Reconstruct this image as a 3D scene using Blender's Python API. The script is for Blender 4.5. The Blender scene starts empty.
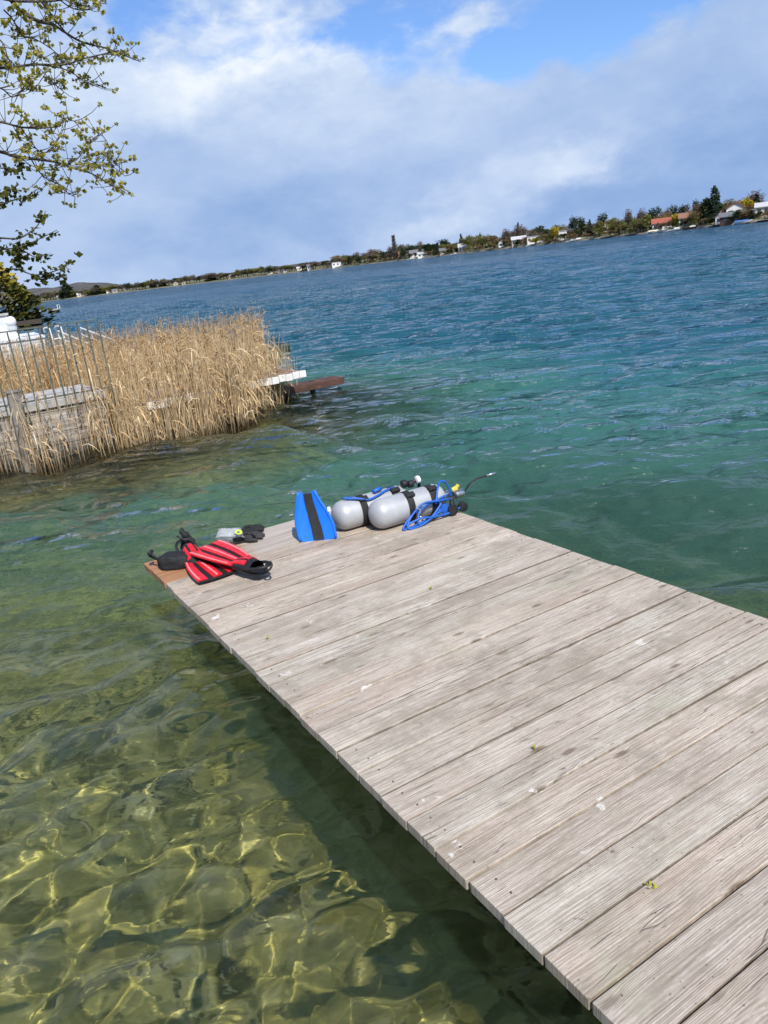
import bpy, bmesh, math, random
import numpy as np
from mathutils import Vector, Matrix, noise as mnoise

random.seed(7)
rng = np.random.default_rng(7)
S = bpy.context.scene
COL = S.collection
R = math.radians

# ------------------------------------------------------------------ camera frame
EYE = 1.9                      # eye above the water
DECK_Z = 0.35                  # top of the jetty above the water
FPX, CX, CY = 768.0, 384.0, 512.0
ROLL, PITCH = R(6.737), R(18.02)
_f = np.array([0, math.cos(PITCH), -math.sin(PITCH)])
_u0 = np.array([0, math.sin(PITCH), math.cos(PITCH)])
_r0 = np.array([1.0, 0, 0])
_c, _s = math.cos(ROLL), math.sin(ROLL)
CR, CU, CF = _c * _r0 - _s * _u0, _s * _r0 + _c * _u0, _f
EYEV = np.array([0, 0, EYE])

def ray(x, y):
    d = CF * FPX + CR * (x - CX) - CU * (y - CY)
    return d / np.linalg.norm(d)

def on_z(x, y, z=0.0):
    d = ray(x, y)
    return EYEV + d * ((z - EYE) / d[2])

def at_y(x, y, Y):
    d = ray(x, y)
    return EYEV + d * (Y / d[1])

def at_d(x, y, D):
    d = ray(x, y)
    return EYEV + d * (D / math.hypot(d[0], d[1]))

cam_d = bpy.data.cameras.new('camera')
cam = bpy.data.objects.new('camera', cam_d)
COL.objects.link(cam)
M = Matrix.Identity(4)
for i in range(3):
    M[i][0], M[i][1], M[i][2], M[i][3] = CR[i], CU[i], -CF[i], EYEV[i]
cam.matrix_world = M
cam_d.sensor_fit = 'VERTICAL'
cam_d.sensor_height = 36
cam_d.sensor_width = 27
cam_d.lens = 27.0
cam_d.clip_start = 0.05
cam_d.clip_end = 20000
S.camera = cam

# ------------------------------------------------------------------ node helper
class N:
    def __init__(self, tree):
        self.t = tree
        self.n = tree.nodes
        self.l = tree.links
    def new(self, typ, **kw):
        nd = self.n.new(typ)
        for k, v in kw.items():
            setattr(nd, k, v)
        return nd
    def put(self, sock, v):
        if v is None:
            return
        if isinstance(v, bpy.types.NodeSocket):
            self.l.new(v, sock)
        else:
            if isinstance(v, (tuple, list)) and len(v) == 3 and len(getattr(sock, 'default_value', (0,))) == 4:
                v = (*v, 1)
            sock.default_value = v
    def m(self, op, a, b=None, c=None, clamp=False):
        nd = self.new('ShaderNodeMath', operation=op, use_clamp=clamp)
        for i, v in enumerate((a, b, c)):
            self.put(nd.inputs[i], v)
        return nd.outputs[0]
    def vm(self, op, a, b=None):
        nd = self.new('ShaderNodeVectorMath', operation=op)
        self.put(nd.inputs[0], a)
        if b is not None:
            self.put(nd.inputs[1], b)
        return nd.outputs['Value'] if op in ('DOT_PRODUCT', 'LENGTH', 'DISTANCE') else nd.outputs[0]
    def noise(self, vec, scale=1, detail=3, rough=.5, dist=0.0, out='Fac', dim='3D'):
        nd = self.new('ShaderNodeTexNoise', noise_dimensions=dim)
        self.put(nd.inputs['Vector'], vec)
        self.put(nd.inputs['Scale'], scale)
        nd.inputs['Detail'].default_value = detail
        nd.inputs['Roughness'].default_value = rough
        nd.inputs['Distortion'].default_value = dist
        return nd.outputs[out]
    def voro(self, vec, scale=1, feature='F1', out='Distance', rnd=1.0):
        nd = self.new('ShaderNodeTexVoronoi', feature=feature)
        self.put(nd.inputs['Vector'], vec)
        self.put(nd.inputs['Scale'], scale)
        nd.inputs['Randomness'].default_value = rnd
        return nd.outputs[out]
    def ramp(self, fac, stops, interp='LINEAR'):
        nd = self.new('ShaderNodeValToRGB')
        cr = nd.color_ramp
        cr.interpolation = interp
        while len(cr.elements) < len(stops):
            cr.elements.new(0.5)
        for e, (p, c) in zip(cr.elements, stops):
            e.position = p
            e.color = (c, c, c, 1) if isinstance(c, (int, float)) else (*c, 1)
        self.put(nd.inputs[0], fac)
        return nd.outputs[0]
    def mix(self, fac, a, b, blend='MIX'):
        nd = self.new('ShaderNodeMix', data_type='RGBA', blend_type=blend)
        self.put(nd.inputs[0], fac)
        self.put(nd.inputs[6], a)
        self.put(nd.inputs[7], b)
        return nd.outputs[2]
    def mapr(self, v, a, b, c=0.0, d=1.0, smooth=False):
        nd = self.new('ShaderNodeMapRange', interpolation_type='SMOOTHSTEP' if smooth else 'LINEAR')
        self.put(nd.inputs[0], v)
        for i, q in enumerate((a, b, c, d)):
            nd.inputs[i + 1].default_value = q
        return nd.outputs[0]
    def sep(self, v):
        nd = self.new('ShaderNodeSeparateXYZ')
        self.put(nd.inputs[0], v)
        return nd.outputs
    def comb(self, x, y, z):
        nd = self.new('ShaderNodeCombineXYZ')
        for i, v in enumerate((x, y, z)):
            self.put(nd.inputs[i], v)
        return nd.outputs[0]
    def mapping(self, vec, loc=(0, 0, 0), rot=(0, 0, 0), scale=(1, 1, 1)):
        nd = self.new('ShaderNodeMapping')
        self.put(nd.inputs[0], vec)
        self.put(nd.inputs[1], loc)
        self.put(nd.inputs[2], rot)
        self.put(nd.inputs[3], scale)
        return nd.outputs[0]
    def attr(self, name, out='Fac'):
        nd = self.new('ShaderNodeAttribute', attribute_name=name)
        return nd.outputs[out]
    def bump(self, h, strength=.3, dist=.01, normal=None):
        nd = self.new('ShaderNodeBump')
        self.put(nd.inputs['Strength'], strength)
        self.put(nd.inputs['Distance'], dist)
        self.put(nd.inputs['Height'], h)
        self.put(nd.inputs['Normal'], normal)
        return nd.outputs[0]
    @property
    def obj(self):
        return self.new('ShaderNodeTexCoord').outputs['Object']
    @property
    def pos(self):
        return self.new('ShaderNodeNewGeometry').outputs['Position']

def mat(name):
    m = bpy.data.materials.new(name)
    m.use_nodes = True
    m.node_tree.nodes.clear()
    n = N(m.node_tree)
    out = n.new('ShaderNodeOutputMaterial')
    return m, n, out

def princ(n, out, color, rough=.7, metal=0.0, normal=None, spec=.5, **kw):
    p = n.new('ShaderNodeBsdfPrincipled')
    n.put(p.inputs['Base Color'], color)
    n.put(p.inputs['Roughness'], rough)
    n.put(p.inputs['Metallic'], metal)
    n.put(p.inputs['Normal'], normal)
    n.put(p.inputs['Specular IOR Level'], spec)
    for k, v in kw.items():
        n.put(p.inputs[k], v)
    n.l.new(p.outputs[0], out.inputs[0])
    return p

def simple(name, c, rough=.6, metal=0.0, var=.25, scale=20, bump=0.0, bscale=60, spec=.5, **kw):
    """plain painted / moulded surface with a little mottling of its own"""
    m, n, out = mat(name)
    o = n.obj
    f = n.noise(o, scale, 4, .6)
    dark = tuple(x * (1 - var) for x in c)
    lite = tuple(min(1, x * (1 + var)) for x in c)
    col = n.ramp(f, [(.3, dark), (.7, lite)])
    nm = n.bump(n.noise(o, bscale, 3, .6), bump, .004) if bump else None
    rg = n.mapr(n.noise(o, scale * 1.7, 2), .3, .7, max(.05, rough - .1), min(1, rough + .1))
    princ(n, out, col, rg, metal, nm, spec, **kw)
    return m

def leafmat(name, c1, c2, trans=.35, tone='tone'):
    m, n, out = mat(name)
    t = n.attr(tone)
    col = n.ramp(t, [(0, c1), (1, c2)])
    d = n.new('ShaderNodeBsdfDiffuse')
    n.put(d.inputs[0], col)
    tr = n.new('ShaderNodeBsdfTranslucent')
    n.put(tr.inputs[0], col)
    mx = n.new('ShaderNodeMixShader')
    mx.inputs[0].default_value = trans
    n.l.new(d.outputs[0], mx.inputs[1])
    n.l.new(tr.outputs[0], mx.inputs[2])
    n.l.new(mx.outputs[0], out.inputs[0])
    return m

# ------------------------------------------------------------------ mesh helper
class MB:
    """collects shapes and links them as ONE mesh object; 'tone' is a per-vertex number the material reads"""
    def __init__(self):
        self.v, self.f, self.a, self.mi = [], [], [], []
    def add(self, vs, fs, tone=0.5, mi=0):
        b = len(self.v)
        self.v += [tuple(map(float, q)) for q in vs]
        self.a += [tone] * len(vs) if isinstance(tone, (int, float)) else list(tone)
        self.f += [[b + i for i in q] for q in fs]
        self.mi += [mi] * len(fs)
        return self
    def box(self, c, s, rot=None, tone=.5, mi=0, bev=0.0):
        hx, hy, hz = s[0] / 2, s[1] / 2, s[2] / 2
        if bev:
            bm = bmesh.new()
            bmesh.ops.create_cube(bm, size=1)
            bmesh.ops.scale(bm, vec=s, verts=bm.verts)
            bmesh.ops.bevel(bm, geom=bm.edges[:], offset=bev, segments=2, profile=.6, affect='EDGES')
            vs = [q.co.copy() for q in bm.verts]
            bm.verts.index_update()
            fs = [[q.index for q in f.verts] for f in bm.faces]
            bm.free()
        else:
            vs = [Vector((x, y, z)) for x in (-hx, hx) for y in (-hy, hy) for z in (-hz, hz)]
            fs = [(0, 1, 3, 2), (4, 6, 7, 5), (0, 4, 5, 1), (2, 3, 7, 6), (0, 2, 6, 4), (1, 5, 7, 3)]
        if rot is not None:
            vs = [rot @ q for q in vs]
        c = Vector(c)
        return self.add([q + c for q in vs], fs, tone, mi)
    def tube(self, pts, r, seg=8, tone=.5, cap=True, mi=0):
        pts = [Vector(p) for p in pts]
        k = len(pts)
        rs = [r] * k if isinstance(r, (int, float)) else list(r)
        vs, fs = [], []
        up = None
        for i, p in enumerate(pts):
            t = (pts[min(i + 1, k - 1)] - pts[max(i - 1, 0)])
            if t.length < 1e-9:
                t = Vector((0, 0, 1))
            t.normalize()
            if up is None:
                up = t.orthogonal().normalized()
            up = (up - t * up.dot(t))
            if up.length < 1e-6:
                up = t.orthogonal()
            up.normalize()
            w = t.cross(up)
            for j in range(seg):
                a = 2 * math.pi * j / seg
                vs.append(p + (up * math.cos(a) + w * math.sin(a)) * rs[i])
        for i in range(k - 1):
            for j in range(seg):
                j2 = (j + 1) % seg
                fs.append((i * seg + j, i * seg + j2, (i + 1) * seg + j2, (i + 1) * seg + j))
        if cap:
            fs.append(tuple(range(seg - 1, -1, -1)))
            fs.append(tuple((k - 1) * seg + j for j in range(seg)))
        return self.add(vs, fs, tone, mi)
    def lathe(self, prof, seg=24, axis='z', tone=.5, center=(0, 0, 0), mi=0):
        """prof = [(radius, height)]"""
        vs, fs = [], []
        k = len(prof)
        for r, h in prof:
            for j in range(seg):
                a = 2 * math.pi * j / seg
                x, y = r * math.cos(a), r * math.sin(a)
                q = (x, y, h) if axis == 'z' else (h, x, y) if axis == 'x' else (y, h, x)
                vs.append((q[0] + center[0], q[1] + center[1], q[2] + center[2]))
        for i in range(k - 1):
            for j in range(seg):
                j2 = (j + 1) % seg
                fs.append((i * seg + j, i * seg + j2, (i + 1) * seg + j2, (i + 1) * seg + j))
        fs.append(tuple(range(seg - 1, -1, -1)))
        fs.append(tuple((k - 1) * seg + j for j in range(seg)))
        return self.add(vs, fs, tone, mi)
    def slab(self, outline, zf, thick, tone=.5, mi=0):
        """closed outline [(x, y)] made into a plate; zf(x, y) gives its upper face"""
        k = len(outline)
        vs = [(x, y, zf(x, y)) for x, y in outline] + [(x, y, zf(x, y) - thick) for x, y in outline]
        fs = [tuple(range(k)), tuple(range(2 * k - 1, k - 1, -1))]
        fs += [(i, i + k, (i + 1) % k + k, (i + 1) % k) for i in range(k)]
        return self.add(vs, fs, tone, mi)
    def strip(self, rows, thick, tone=.5, mi=0):
        """rows of [(x,y,z) left ... right] points: a curved plate of a given thickness"""
        w, k = len(rows[0]), len(rows)
        top = [p for r in rows for p in r]
        bot = [(p[0], p[1], p[2] - thick) for p in top]
        o = w * k
        fs = []
        for i in range(k - 1):
            for j in range(w - 1):
                a, b, c, d = i * w + j, i * w + j + 1, (i + 1) * w + j + 1, (i + 1) * w + j
                fs.append((a, b, c, d))
                fs.append((a + o, d + o, c + o, b + o))
        for i in range(k - 1):
            a, d = i * w, (i + 1) * w
            fs.append((a, d, d + o, a + o))
            a, d = i * w + w - 1, (i + 1) * w + w - 1
            fs.append((a, a + o, d + o, d))
        for j in range(w - 1):
            fs.append((j, j + o, j + 1 + o, j + 1))
            a = (k - 1) * w + j
            fs.append((a, a + 1, a + 1 + o, a + o))
        return self.add(top + bot, fs, tone, mi)
    def build(self, name, mats, parent=None, smooth=False, angle=None):
        me = bpy.data.meshes.new(name)
        me.from_pydata(self.v, [], self.f)
        at = me.attributes.new('tone', 'FLOAT', 'POINT')
        at.data.foreach_set('value', np.array(self.a, dtype=np.float32))
        for q in (mats if isinstance(mats, (list, tuple)) else [mats]):
            me.materials.append(q)
        me.polygons.foreach_set('material_index', np.array(self.mi, dtype=np.int32))
        bm = bmesh.new()
        bm.from_mesh(me)
        bmesh.ops.recalc_face_normals(bm, faces=bm.faces)
        if smooth or angle:
            lim = angle or math.pi
            for f in bm.faces:
                f.smooth = True
            if angle:
                for e in bm.edges:
                    e.smooth = not (len(e.link_faces) == 2 and e.calc_face_angle(0) > lim)
        bm.to_mesh(me)
        bm.free()
        me.update()
        o = bpy.data.objects.new(name, me)
        COL.objects.link(o)
        if parent is not None:
            o.parent = parent
        return o

def raw_mesh(name, V, F, mats, attrs=None, smooth=False, parent=None):
    """quad or triangle mesh from numpy arrays"""
    me = bpy.data.meshes.new(name)
    V = np.asarray(V, dtype=np.float32)
    F = np.asarray(F, dtype=np.int32)
    k = F.shape[1]
    me.vertices.add(len(V))
    me.vertices.foreach_set('co', V.ravel())
    me.loops.add(F.size)
    me.loops.foreach_set('vertex_index', F.ravel())
    me.polygons.add(len(F))
    me.polygons.foreach_set('loop_start', np.arange(len(F), dtype=np.int32) * k)
    me.polygons.foreach_set('loop_total', np.full(len(F), k, dtype=np.int32))
    if smooth:
        me.polygons.foreach_set('use_smooth', np.ones(len(F), dtype=bool))
    for q in (mats if isinstance(mats, (list, tuple)) else [mats]):
        me.materials.append(q)
    for nm, val in (attrs or {}).items():
        at = me.attributes.new(nm, 'FLOAT', 'POINT')
        at.data.foreach_set('value', np.asarray(val, dtype=np.float32))
    me.update(calc_edges=True)
    o = bpy.data.objects.new(name, me)
    COL.objects.link(o)
    if parent is not None:
        o.parent = parent
    return o

def tag(o, label=None, cat=None, group=None, kind=None):
    if label:
        o['label'] = label
    if cat:
        o['category'] = cat
    if group:
        o['group'] = group
    if kind:
        o['kind'] = kind
    return o

def empty(name, loc=(0, 0, 0), rz=0.0, label=None, cat=None, group=None):
    o = bpy.data.objects.new(name, None)
    COL.objects.link(o)
    o.location = loc
    o.rotation_euler = (0, 0, rz)
    o.empty_display_size = .1
    return tag(o, label, cat, group)

def copy_tree(o, parent=None):
    c = o.copy()
    COL.objects.link(c)
    c.parent = parent
    for ch in o.children:
        copy_tree(ch, c)
    return c

def catmull(pts, sub=6):
    P = [Vector(p) for p in pts]
    P = [P[0] * 2 - P[1]] + P + [P[-1] * 2 - P[-2]]
    out = []
    for i in range(1, len(P) - 2):
        for k in range(sub):
            t = k / sub
            a, b, c, d = P[i - 1], P[i], P[i + 1], P[i + 2]
            out.append(.5 * ((2 * b) + (c - a) * t + (2 * a - 5 * b + 4 * c - d) * t * t + (3 * b - a - 3 * c + d) * t ** 3))
    out.append(P[-2])
    return out
# ------------------------------------------------------------------ light and sky
SUN_AZ, SUN_EL = R(159), R(50)        # behind the camera's right shoulder, high
sund = Vector((math.sin(SUN_AZ) * math.cos(SUN_EL), math.cos(SUN_AZ) * math.cos(SUN_EL), math.sin(SUN_EL)))
sl = bpy.data.lights.new('sun', 'SUN')
sl.energy = 4.9
sl.angle = R(.55)
sl.color = (1, .955, .89)
so = bpy.data.objects.new('sun', sl)
COL.objects.link(so)
so.rotation_euler = sund.to_track_quat('Z', 'Y').to_euler()
sl.cycles.is_caustics_light = True

W = bpy.data.worlds.new('World')
S.world = W
W.use_nodes = True
W.node_tree.nodes.clear()
n = N(W.node_tree)
wout = n.new('ShaderNodeOutputWorld')
bg = n.new('ShaderNodeBackground')
bg.inputs[1].default_value = .12
sky = n.new('ShaderNodeTexSky', sky_type='NISHITA')
sky.sun_disc = False
sky.sun_elevation = SUN_EL
sky.sun_rotation = SUN_AZ
sky.air_density = 1.0
sky.dust_density = .6
sky.ozone_density = 2.0
d = n.new('ShaderNodeTexCoord').outputs['Generated']
x, y, z = n.sep(d)[:3]
az = n.m('MULTIPLY', n.m('ARCTAN2', x, y), 180 / math.pi)
el = n.m('MULTIPLY', n.m('ARCSINE', z), 180 / math.pi)
# domain warp so that no cloud edge is a clean ellipse
cv = n.comb(n.m('MULTIPLY', az, .05), n.m('MULTIPLY', el, .09), 0)
w1 = n.noise(cv, 2.2, 5, .6, out='Color')
wx, wy, _w = n.sep(w1)[:3]
az2 = n.m('ADD', az, n.m('MULTIPLY', n.m('SUBTRACT', wx, .5), 14))
el2 = n.m('ADD', el, n.m('MULTIPLY', n.m('SUBTRACT', wy, .5), 9))

def azel(px, py):
    q = ray(px, py)
    return math.degrees(math.atan2(q[0], q[1])), math.degrees(math.asin(q[2]))

def blob(px, py, sa, se, rot=0):
    a0, e0 = azel(px, py)
    da, de = n.m('SUBTRACT', az2, a0), n.m('SUBTRACT', el2, e0)
    if rot:
        c, s = math.cos(R(rot)), math.sin(R(rot))
        da, de = (n.m('ADD', n.m('MULTIPLY', da, c), n.m('MULTIPLY', de, s)),
                  n.m('SUBTRACT', n.m('MULTIPLY', de, c), n.m('MULTIPLY', da, s)))
    q = n.m('ADD', n.m('POWER', n.m('ABSOLUTE', n.m('DIVIDE', da, sa)), 2), n.m('POWER', n.m('ABSOLUTE', n.m('DIVIDE', de, se)), 2))
    return n.m('EXPONENT', n.m('MULTIPLY', q, -1))

def total(items):
    acc = None
    for k, b in items:
        b = n.m('MULTIPLY', b, k)
        acc = b if acc is None else n.m('ADD', acc, b)
    return acc

fine = n.noise(cv, 3.4, 6, .55, .2)
tiny = n.noise(cv, 11, 5, .6, .2)
puff = n.noise(cv, 7.5, 7, .60, .9)
upl = n.mapr(el, 7, 15, .15, 1, True)
detail = n.m('ADD', n.m('MULTIPLY', n.m('SUBTRACT', fine, .5), .55), n.m('ADD', n.m('MULTIPLY', n.m('SUBTRACT', tiny, .5), .18), n.m('MULTIPLY', n.m('MULTIPLY', n.m('SUBTRACT', puff, .5), upl), .62)))
# where the sky is open, high up
hole = total([(1.2, blob(640, -8, 12, 2.0, 4)), (.95, blob(375, 22, 7.5, 1.7, 6)), (-.75, blob(465, 14, 4.5, 1.5)), (-.4, blob(330, 45, 3, 1)), (.5, blob(150, 8, 2.2, 2)), (.5, blob(520, 40, 5, 1.4, 10)), (.6, blob(640, -150, 30, 6)), (.6, blob(-200, -250, 25, 9))])
hole = n.m('ADD', hole, n.mapr(n.m('ADD', el, n.m('MULTIPLY', n.m('SUBTRACT', n.noise(d, 2.2, 5, .6), .5), 60)), 26, 46, 0, .95, True))
cover = n.m('SUBTRACT', n.m('ADD', 1.0, n.m('MULTIPLY', detail, 1.1)), hole)
cover = n.mapr(cover, .12, .85, 0, 1, True)
# light and dark inside the cloud
lit = total([(.85, blob(270, 60, 7, 1.7, 4)), (.35, blob(460, 14, 4, 1.4)), (.75, blob(235, 6, 4, 1.5)), (.22, blob(95, 95, 8, 3)),
             (.55, blob(565, 168, 4.5, 1.3, 28)), (.42, blob(440, 215, 7, 1.4, 18)), (.22, blob(350, 110, 13, 3)), (.18, blob(10, 60, 6, 5)),
             (-.16, blob(640, 70, 12, 3.5, 8)), (-.36, blob(225, 245, 9, 2.6)), (-.2, blob(330, 200, 8, 2)), (-.46, blob(735, 160, 11, 3.6, 4)), (-.28, blob(580, 215, 8, 2)), (-.22, blob(160, 150, 6, 2)), (.16, blob(60, 270, 8, 2))])
lit = n.m('ADD', n.m('ADD', .47, n.m('MULTIPLY', lit, .60)), n.m('MULTIPLY', detail, .75))
q_ = 1 / .12
cloud = n.ramp(lit, [(0, (.175, .315, .61)), (.28, (.31, .445, .71)), (.5, (.43, .55, .78)), (.75, (.60, .70, .86)), (1, (.80, .85, .92))])
cloud = n.vm('MULTIPLY', cloud, (q_, q_, q_))
sk = n.vm('MULTIPLY', sky.outputs[0], (.80, 1.0, 1.34))
col = n.mix(cover, sk, cloud)
n.l.new(col, bg.inputs[0])
n.l.new(bg.outputs[0], wout.inputs[0])

S.view_settings.view_transform = 'Standard'
S.view_settings.look = 'None'
S.view_settings.exposure = 0.16
S.view_settings.gamma = 1
S.view_settings.use_curve_mapping = False
S.cycles.use_denoising = True
S.cycles.max_bounces = 7
S.cycles.use_adaptive_sampling = True
S.cycles.adaptive_threshold = .025
S.cycles.adaptive_min_samples = 20
S.cycles.transparent_max_bounces = 12
S.cycles.caustics_refractive = True
S.cycles.caustics_reflective = False
S.cycles.sample_clamp_indirect = 4.0
S.cycles.sample_clamp_direct = 3.0
# ------------------------------------------------------------------ lake: bed, water, banks
RA, RB = np.array([-5.2, 8.6]), np.array([-1.75, 9.9])      # front line of the reed bed

def seg_dist(x, y, a, b):
    ab = b - a
    t = np.clip(((x - a[0]) * ab[0] + (y - a[1]) * ab[1]) / (ab @ ab), 0, 1)
    return np.hypot(x - a[0] - t * ab[0], y - a[1] - t * ab[1])

def depth(x, y):
    """water depth, growing away from the bank under the camera and shallow round the reeds"""
    y0 = np.maximum(y, 0)
    d = .56 + .13 * y0 + .045 * np.maximum(y0 - 3, 0) ** 2 + .09 * np.clip(x, -3, 4) + .16 * np.clip(x + .6 * y0 - 1.6, 0, 1.5) * np.clip(1.6 - .25 * y0, 0, 1)
    d = np.minimum(d, 7 + .02 * np.minimum(y0, 150))
    rd = np.minimum(seg_dist(x, y, RA, RB), seg_dist(x, y, RB, np.array([-1.75, 11.2])))
    inside = ((x - RA[0]) * (RB[1] - RA[1]) - (y - RA[1]) * (RB[0] - RA[0])) < 0
    rd = np.where(inside & (x < -1.9) & (y < 22), np.minimum(rd, .4), rd)
    s = .22 + .48 * rd + .08 * rd ** 2
    k = .22
    return -k * np.log(np.exp(-np.minimum(d, 30) / k) + np.exp(-np.minimum(s, 30) / k))

def polar(r0, r1, ratio, a0, a1, na):
    nr = int(math.log(r1 / r0) / math.log(1 + ratio)) + 1
    r = r0 * (1 + ratio) ** np.arange(nr)
    a = np.linspace(R(a0), R(a1), na)
    rr, aa = np.meshgrid(r, a, indexing='ij')
    X, Y = rr * np.sin(aa), rr * np.cos(aa)
    i = np.arange(nr - 1)[:, None] * na + np.arange(na - 1)[None, :]
    F = np.stack([i, i + 1, i + na + 1, i + na], -1).reshape(-1, 4)
    return X, Y, rr, F, nr, na

# wind waves: many small trains about one wind direction
wr = np.random.default_rng(21)
LAM = np.exp(np.linspace(math.log(.125), math.log(3.2), 76))
WDIR = R(-100)                                   # the way the waves run (almost at the camera)
spread = np.interp(np.log(LAM), [math.log(.125), math.log(.5), math.log(3.2)], [1.2, .75, .30])
TH = WDIR + wr.normal(0, 1, LAM.size) * spread
PH = wr.uniform(0, 6.283, LAM.size)
SLOPE = np.interp(np.log(LAM), np.log([.125, .2, .4, .8, 1.5, 3.2]), [.016, .032, .035, .044, .062, .046])
AMP = SLOPE * LAM / 6.283

def waves(X, Y, cell):
    h = np.zeros_like(X)
    # ruffled patches and calmer ones
    gust = 1 + .35 * np.sin(X * .31 + Y * .13 + 1.3) * np.sin(Y * .23 - X * .11)
    shelter = np.clip((np.hypot(X + 1.0, Y) - 1.5) / 6.0, 0, 1) * .6 + .4      # lee of the bank
    for L, t, p, A in zip(LAM, TH, PH, AMP):
        fil = np.clip((L / cell - 2.6) / 2.4, 0, 1)
        sh = shelter if L > .45 else (.75 + .25 * shelter)
        k = 6.2832 / L
        ph = k * (X * math.cos(t) + Y * math.sin(t)) + p
        h += A * fil * sh * (np.sin(ph) + .22 * np.sin(2 * ph + .6))
    return h * gust

X, Y, rr, F, nr, na = polar(.45, 3000, .0052, -78, 78, 560)
cell = np.maximum(rr * .0052, rr * R(156) / 560)
Z = waves(X, Y, cell)
dep = depth(X, Y)

def water_mat(name, far):
    m, n, out = mat(name)
    dp = n.attr('depth')
    nm = None
    p = n.pos
    if far:
        ps = n.mapping(p, rot=(0, 0, R(-10)), scale=(.42, 1, 1))
        h1 = n.noise(ps, .9, 4, .6, .5)
        h2 = n.noise(ps, 3.6, 3, .6, .4)
        h3 = n.noise(n.mapping(p, rot=(0, 0, R(14)), scale=(.55, 1, 1)), 12, 3, .6)
        h0 = n.noise(n.mapping(p, rot=(0, 0, R(-7)), scale=(.30, 1, 1)), .24, 3, .5, .3)
        h = n.m('ADD', n.m('ADD', n.m('MULTIPLY', h0, 1.5), n.m('MULTIPLY', h1, .62)), n.m('ADD', n.m('MULTIPLY', h2, .30), n.m('MULTIPLY', h3, .085)))
        # wind streaks
        g = n.mapr(n.noise(n.mapping(p, rot=(0, 0, R(-9)), scale=(.035, .16, 1)), 1, 5, .65), .34, .66, .35, 1.35)
        nm = n.bump(n.m('MULTIPLY', h, n.m('MULTIPLY', g, n.m('ADD', .07, n.attr('coarse')))), 1.0, .40)
    fac = n.m('SUBTRACT', 1.0, n.m('EXPONENT', n.m('MULTIPLY', n.m('POWER', dp, 2.4), -.20)))
    turb = n.mapr(n.noise(p, .5, 3), .3, .7, .85, 1.1)
    fac = n.m('MULTIPLY', fac, turb, clamp=True)
    body = n.ramp(n.m('DIVIDE', dp, 9.0), [(0, (.070, .080, .048)), (.07, (.062, .112, .070)), (.16, (.054, .132, .096)), (.3, (.038, .122, .104)), (.55, (.021, .100, .114)), (1, (.010, .064, .114))])
    df = n.new('ShaderNodeBsdfDiffuse')
    n.put(df.inputs[0], body)
    n.put(df.inputs['Normal'], nm)
    rf = n.new('ShaderNodeBsdfRefraction')
    n.put(rf.inputs['Color'], n.ramp(n.m('DIVIDE', dp, 4.0), [(0, (1.0, .99, .90)), (.25, (.95, .97, .76)), (.6, (.62, .88, .64)), (1, (.3, .7, .55))]))
    rf.inputs['IOR'].default_value = 1.333
    rf.inputs['Roughness'].default_value = 0
    n.put(rf.inputs['Normal'], nm)
    tp = n.new('ShaderNodeBsdfTransparent')              # light that goes straight through
    n.put(tp.inputs[0], n.ramp(n.m('DIVIDE', dp, 4.0), [(0, (1.0, .99, .90)), (.25, (.95, .97, .76)), (.6, (.62, .88, .64)), (1, (.3, .7, .55))]))
    ms = n.new('ShaderNodeMixShader')
    n.put(ms.inputs[0], n.m('ADD', .18, n.m('MULTIPLY', n.attr('coarse'), .35)))
    n.l.new(rf.outputs[0], ms.inputs[1])
    n.l.new(tp.outputs[0], ms.inputs[2])
    mx = n.new('ShaderNodeMixShader')
    n.put(mx.inputs[0], fac)
    n.l.new(ms.outputs[0], mx.inputs[1])
    n.l.new(df.outputs[0], mx.inputs[2])
    gl = n.new('ShaderNodeBsdfGlossy')
    n.put(gl.inputs['Roughness'], n.m('MULTIPLY', n.attr('coarse'), .06))
    n.put(gl.inputs['Normal'], nm)
    fr = n.new('ShaderNodeFresnel')
    fr.inputs[0].default_value = 1.333
    n.put(fr.inputs['Normal'], nm)
    m2 = n.new('ShaderNodeMixShader')
    n.put(m2.inputs[0], fr.outputs[0])
    n.l.new(mx.outputs[0], m2.inputs[1])
    n.l.new(gl.outputs[0], m2.inputs[2])
    n.l.new(m2.outputs[0], out.inputs[0])
    return m

water = raw_mesh('lake_water', np.stack([X, Y, Z], -1).reshape(-1, 3), F,
                 water_mat('lake_water', True), {'depth': dep.ravel(), 'coarse': (lambda q: q * q * (3 - 2 * q))(np.clip((cell - .016) / .028, 0, 1)).ravel()}, True)
tag(water, kind='structure')
water.cycles.is_caustics_caster = True

# the bed: algae-covered stones on mud, its paleness partly painted caustic light
X, Y, rr, F, nr, na = polar(.3, 3200, .012, -82, 82, 300)
dB = depth(X, Y)
bedz = -dB + .035 * np.sin(X * 3.1 + 1.7 * np.sin(Y * 1.9)) * np.sin(Y * 2.7 + X) * np.clip(8 / rr, 0, 1)
m, n, out = mat('stony_bed')
p = n.pos
pw = n.vm('ADD', p, n.vm('MULTIPLY', n.vm('SUBTRACT', n.noise(p, 3, 3, .5, out='Color'), (.5, .5, .5)), (.22, .22, .22)))
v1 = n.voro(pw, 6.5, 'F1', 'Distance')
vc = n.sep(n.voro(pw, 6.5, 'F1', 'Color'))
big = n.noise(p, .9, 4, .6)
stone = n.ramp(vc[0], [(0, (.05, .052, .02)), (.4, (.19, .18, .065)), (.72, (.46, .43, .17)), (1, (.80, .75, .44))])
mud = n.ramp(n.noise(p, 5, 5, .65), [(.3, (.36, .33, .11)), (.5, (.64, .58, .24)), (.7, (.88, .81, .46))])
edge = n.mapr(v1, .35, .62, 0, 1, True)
c = n.mix(edge, stone, mud)
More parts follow.
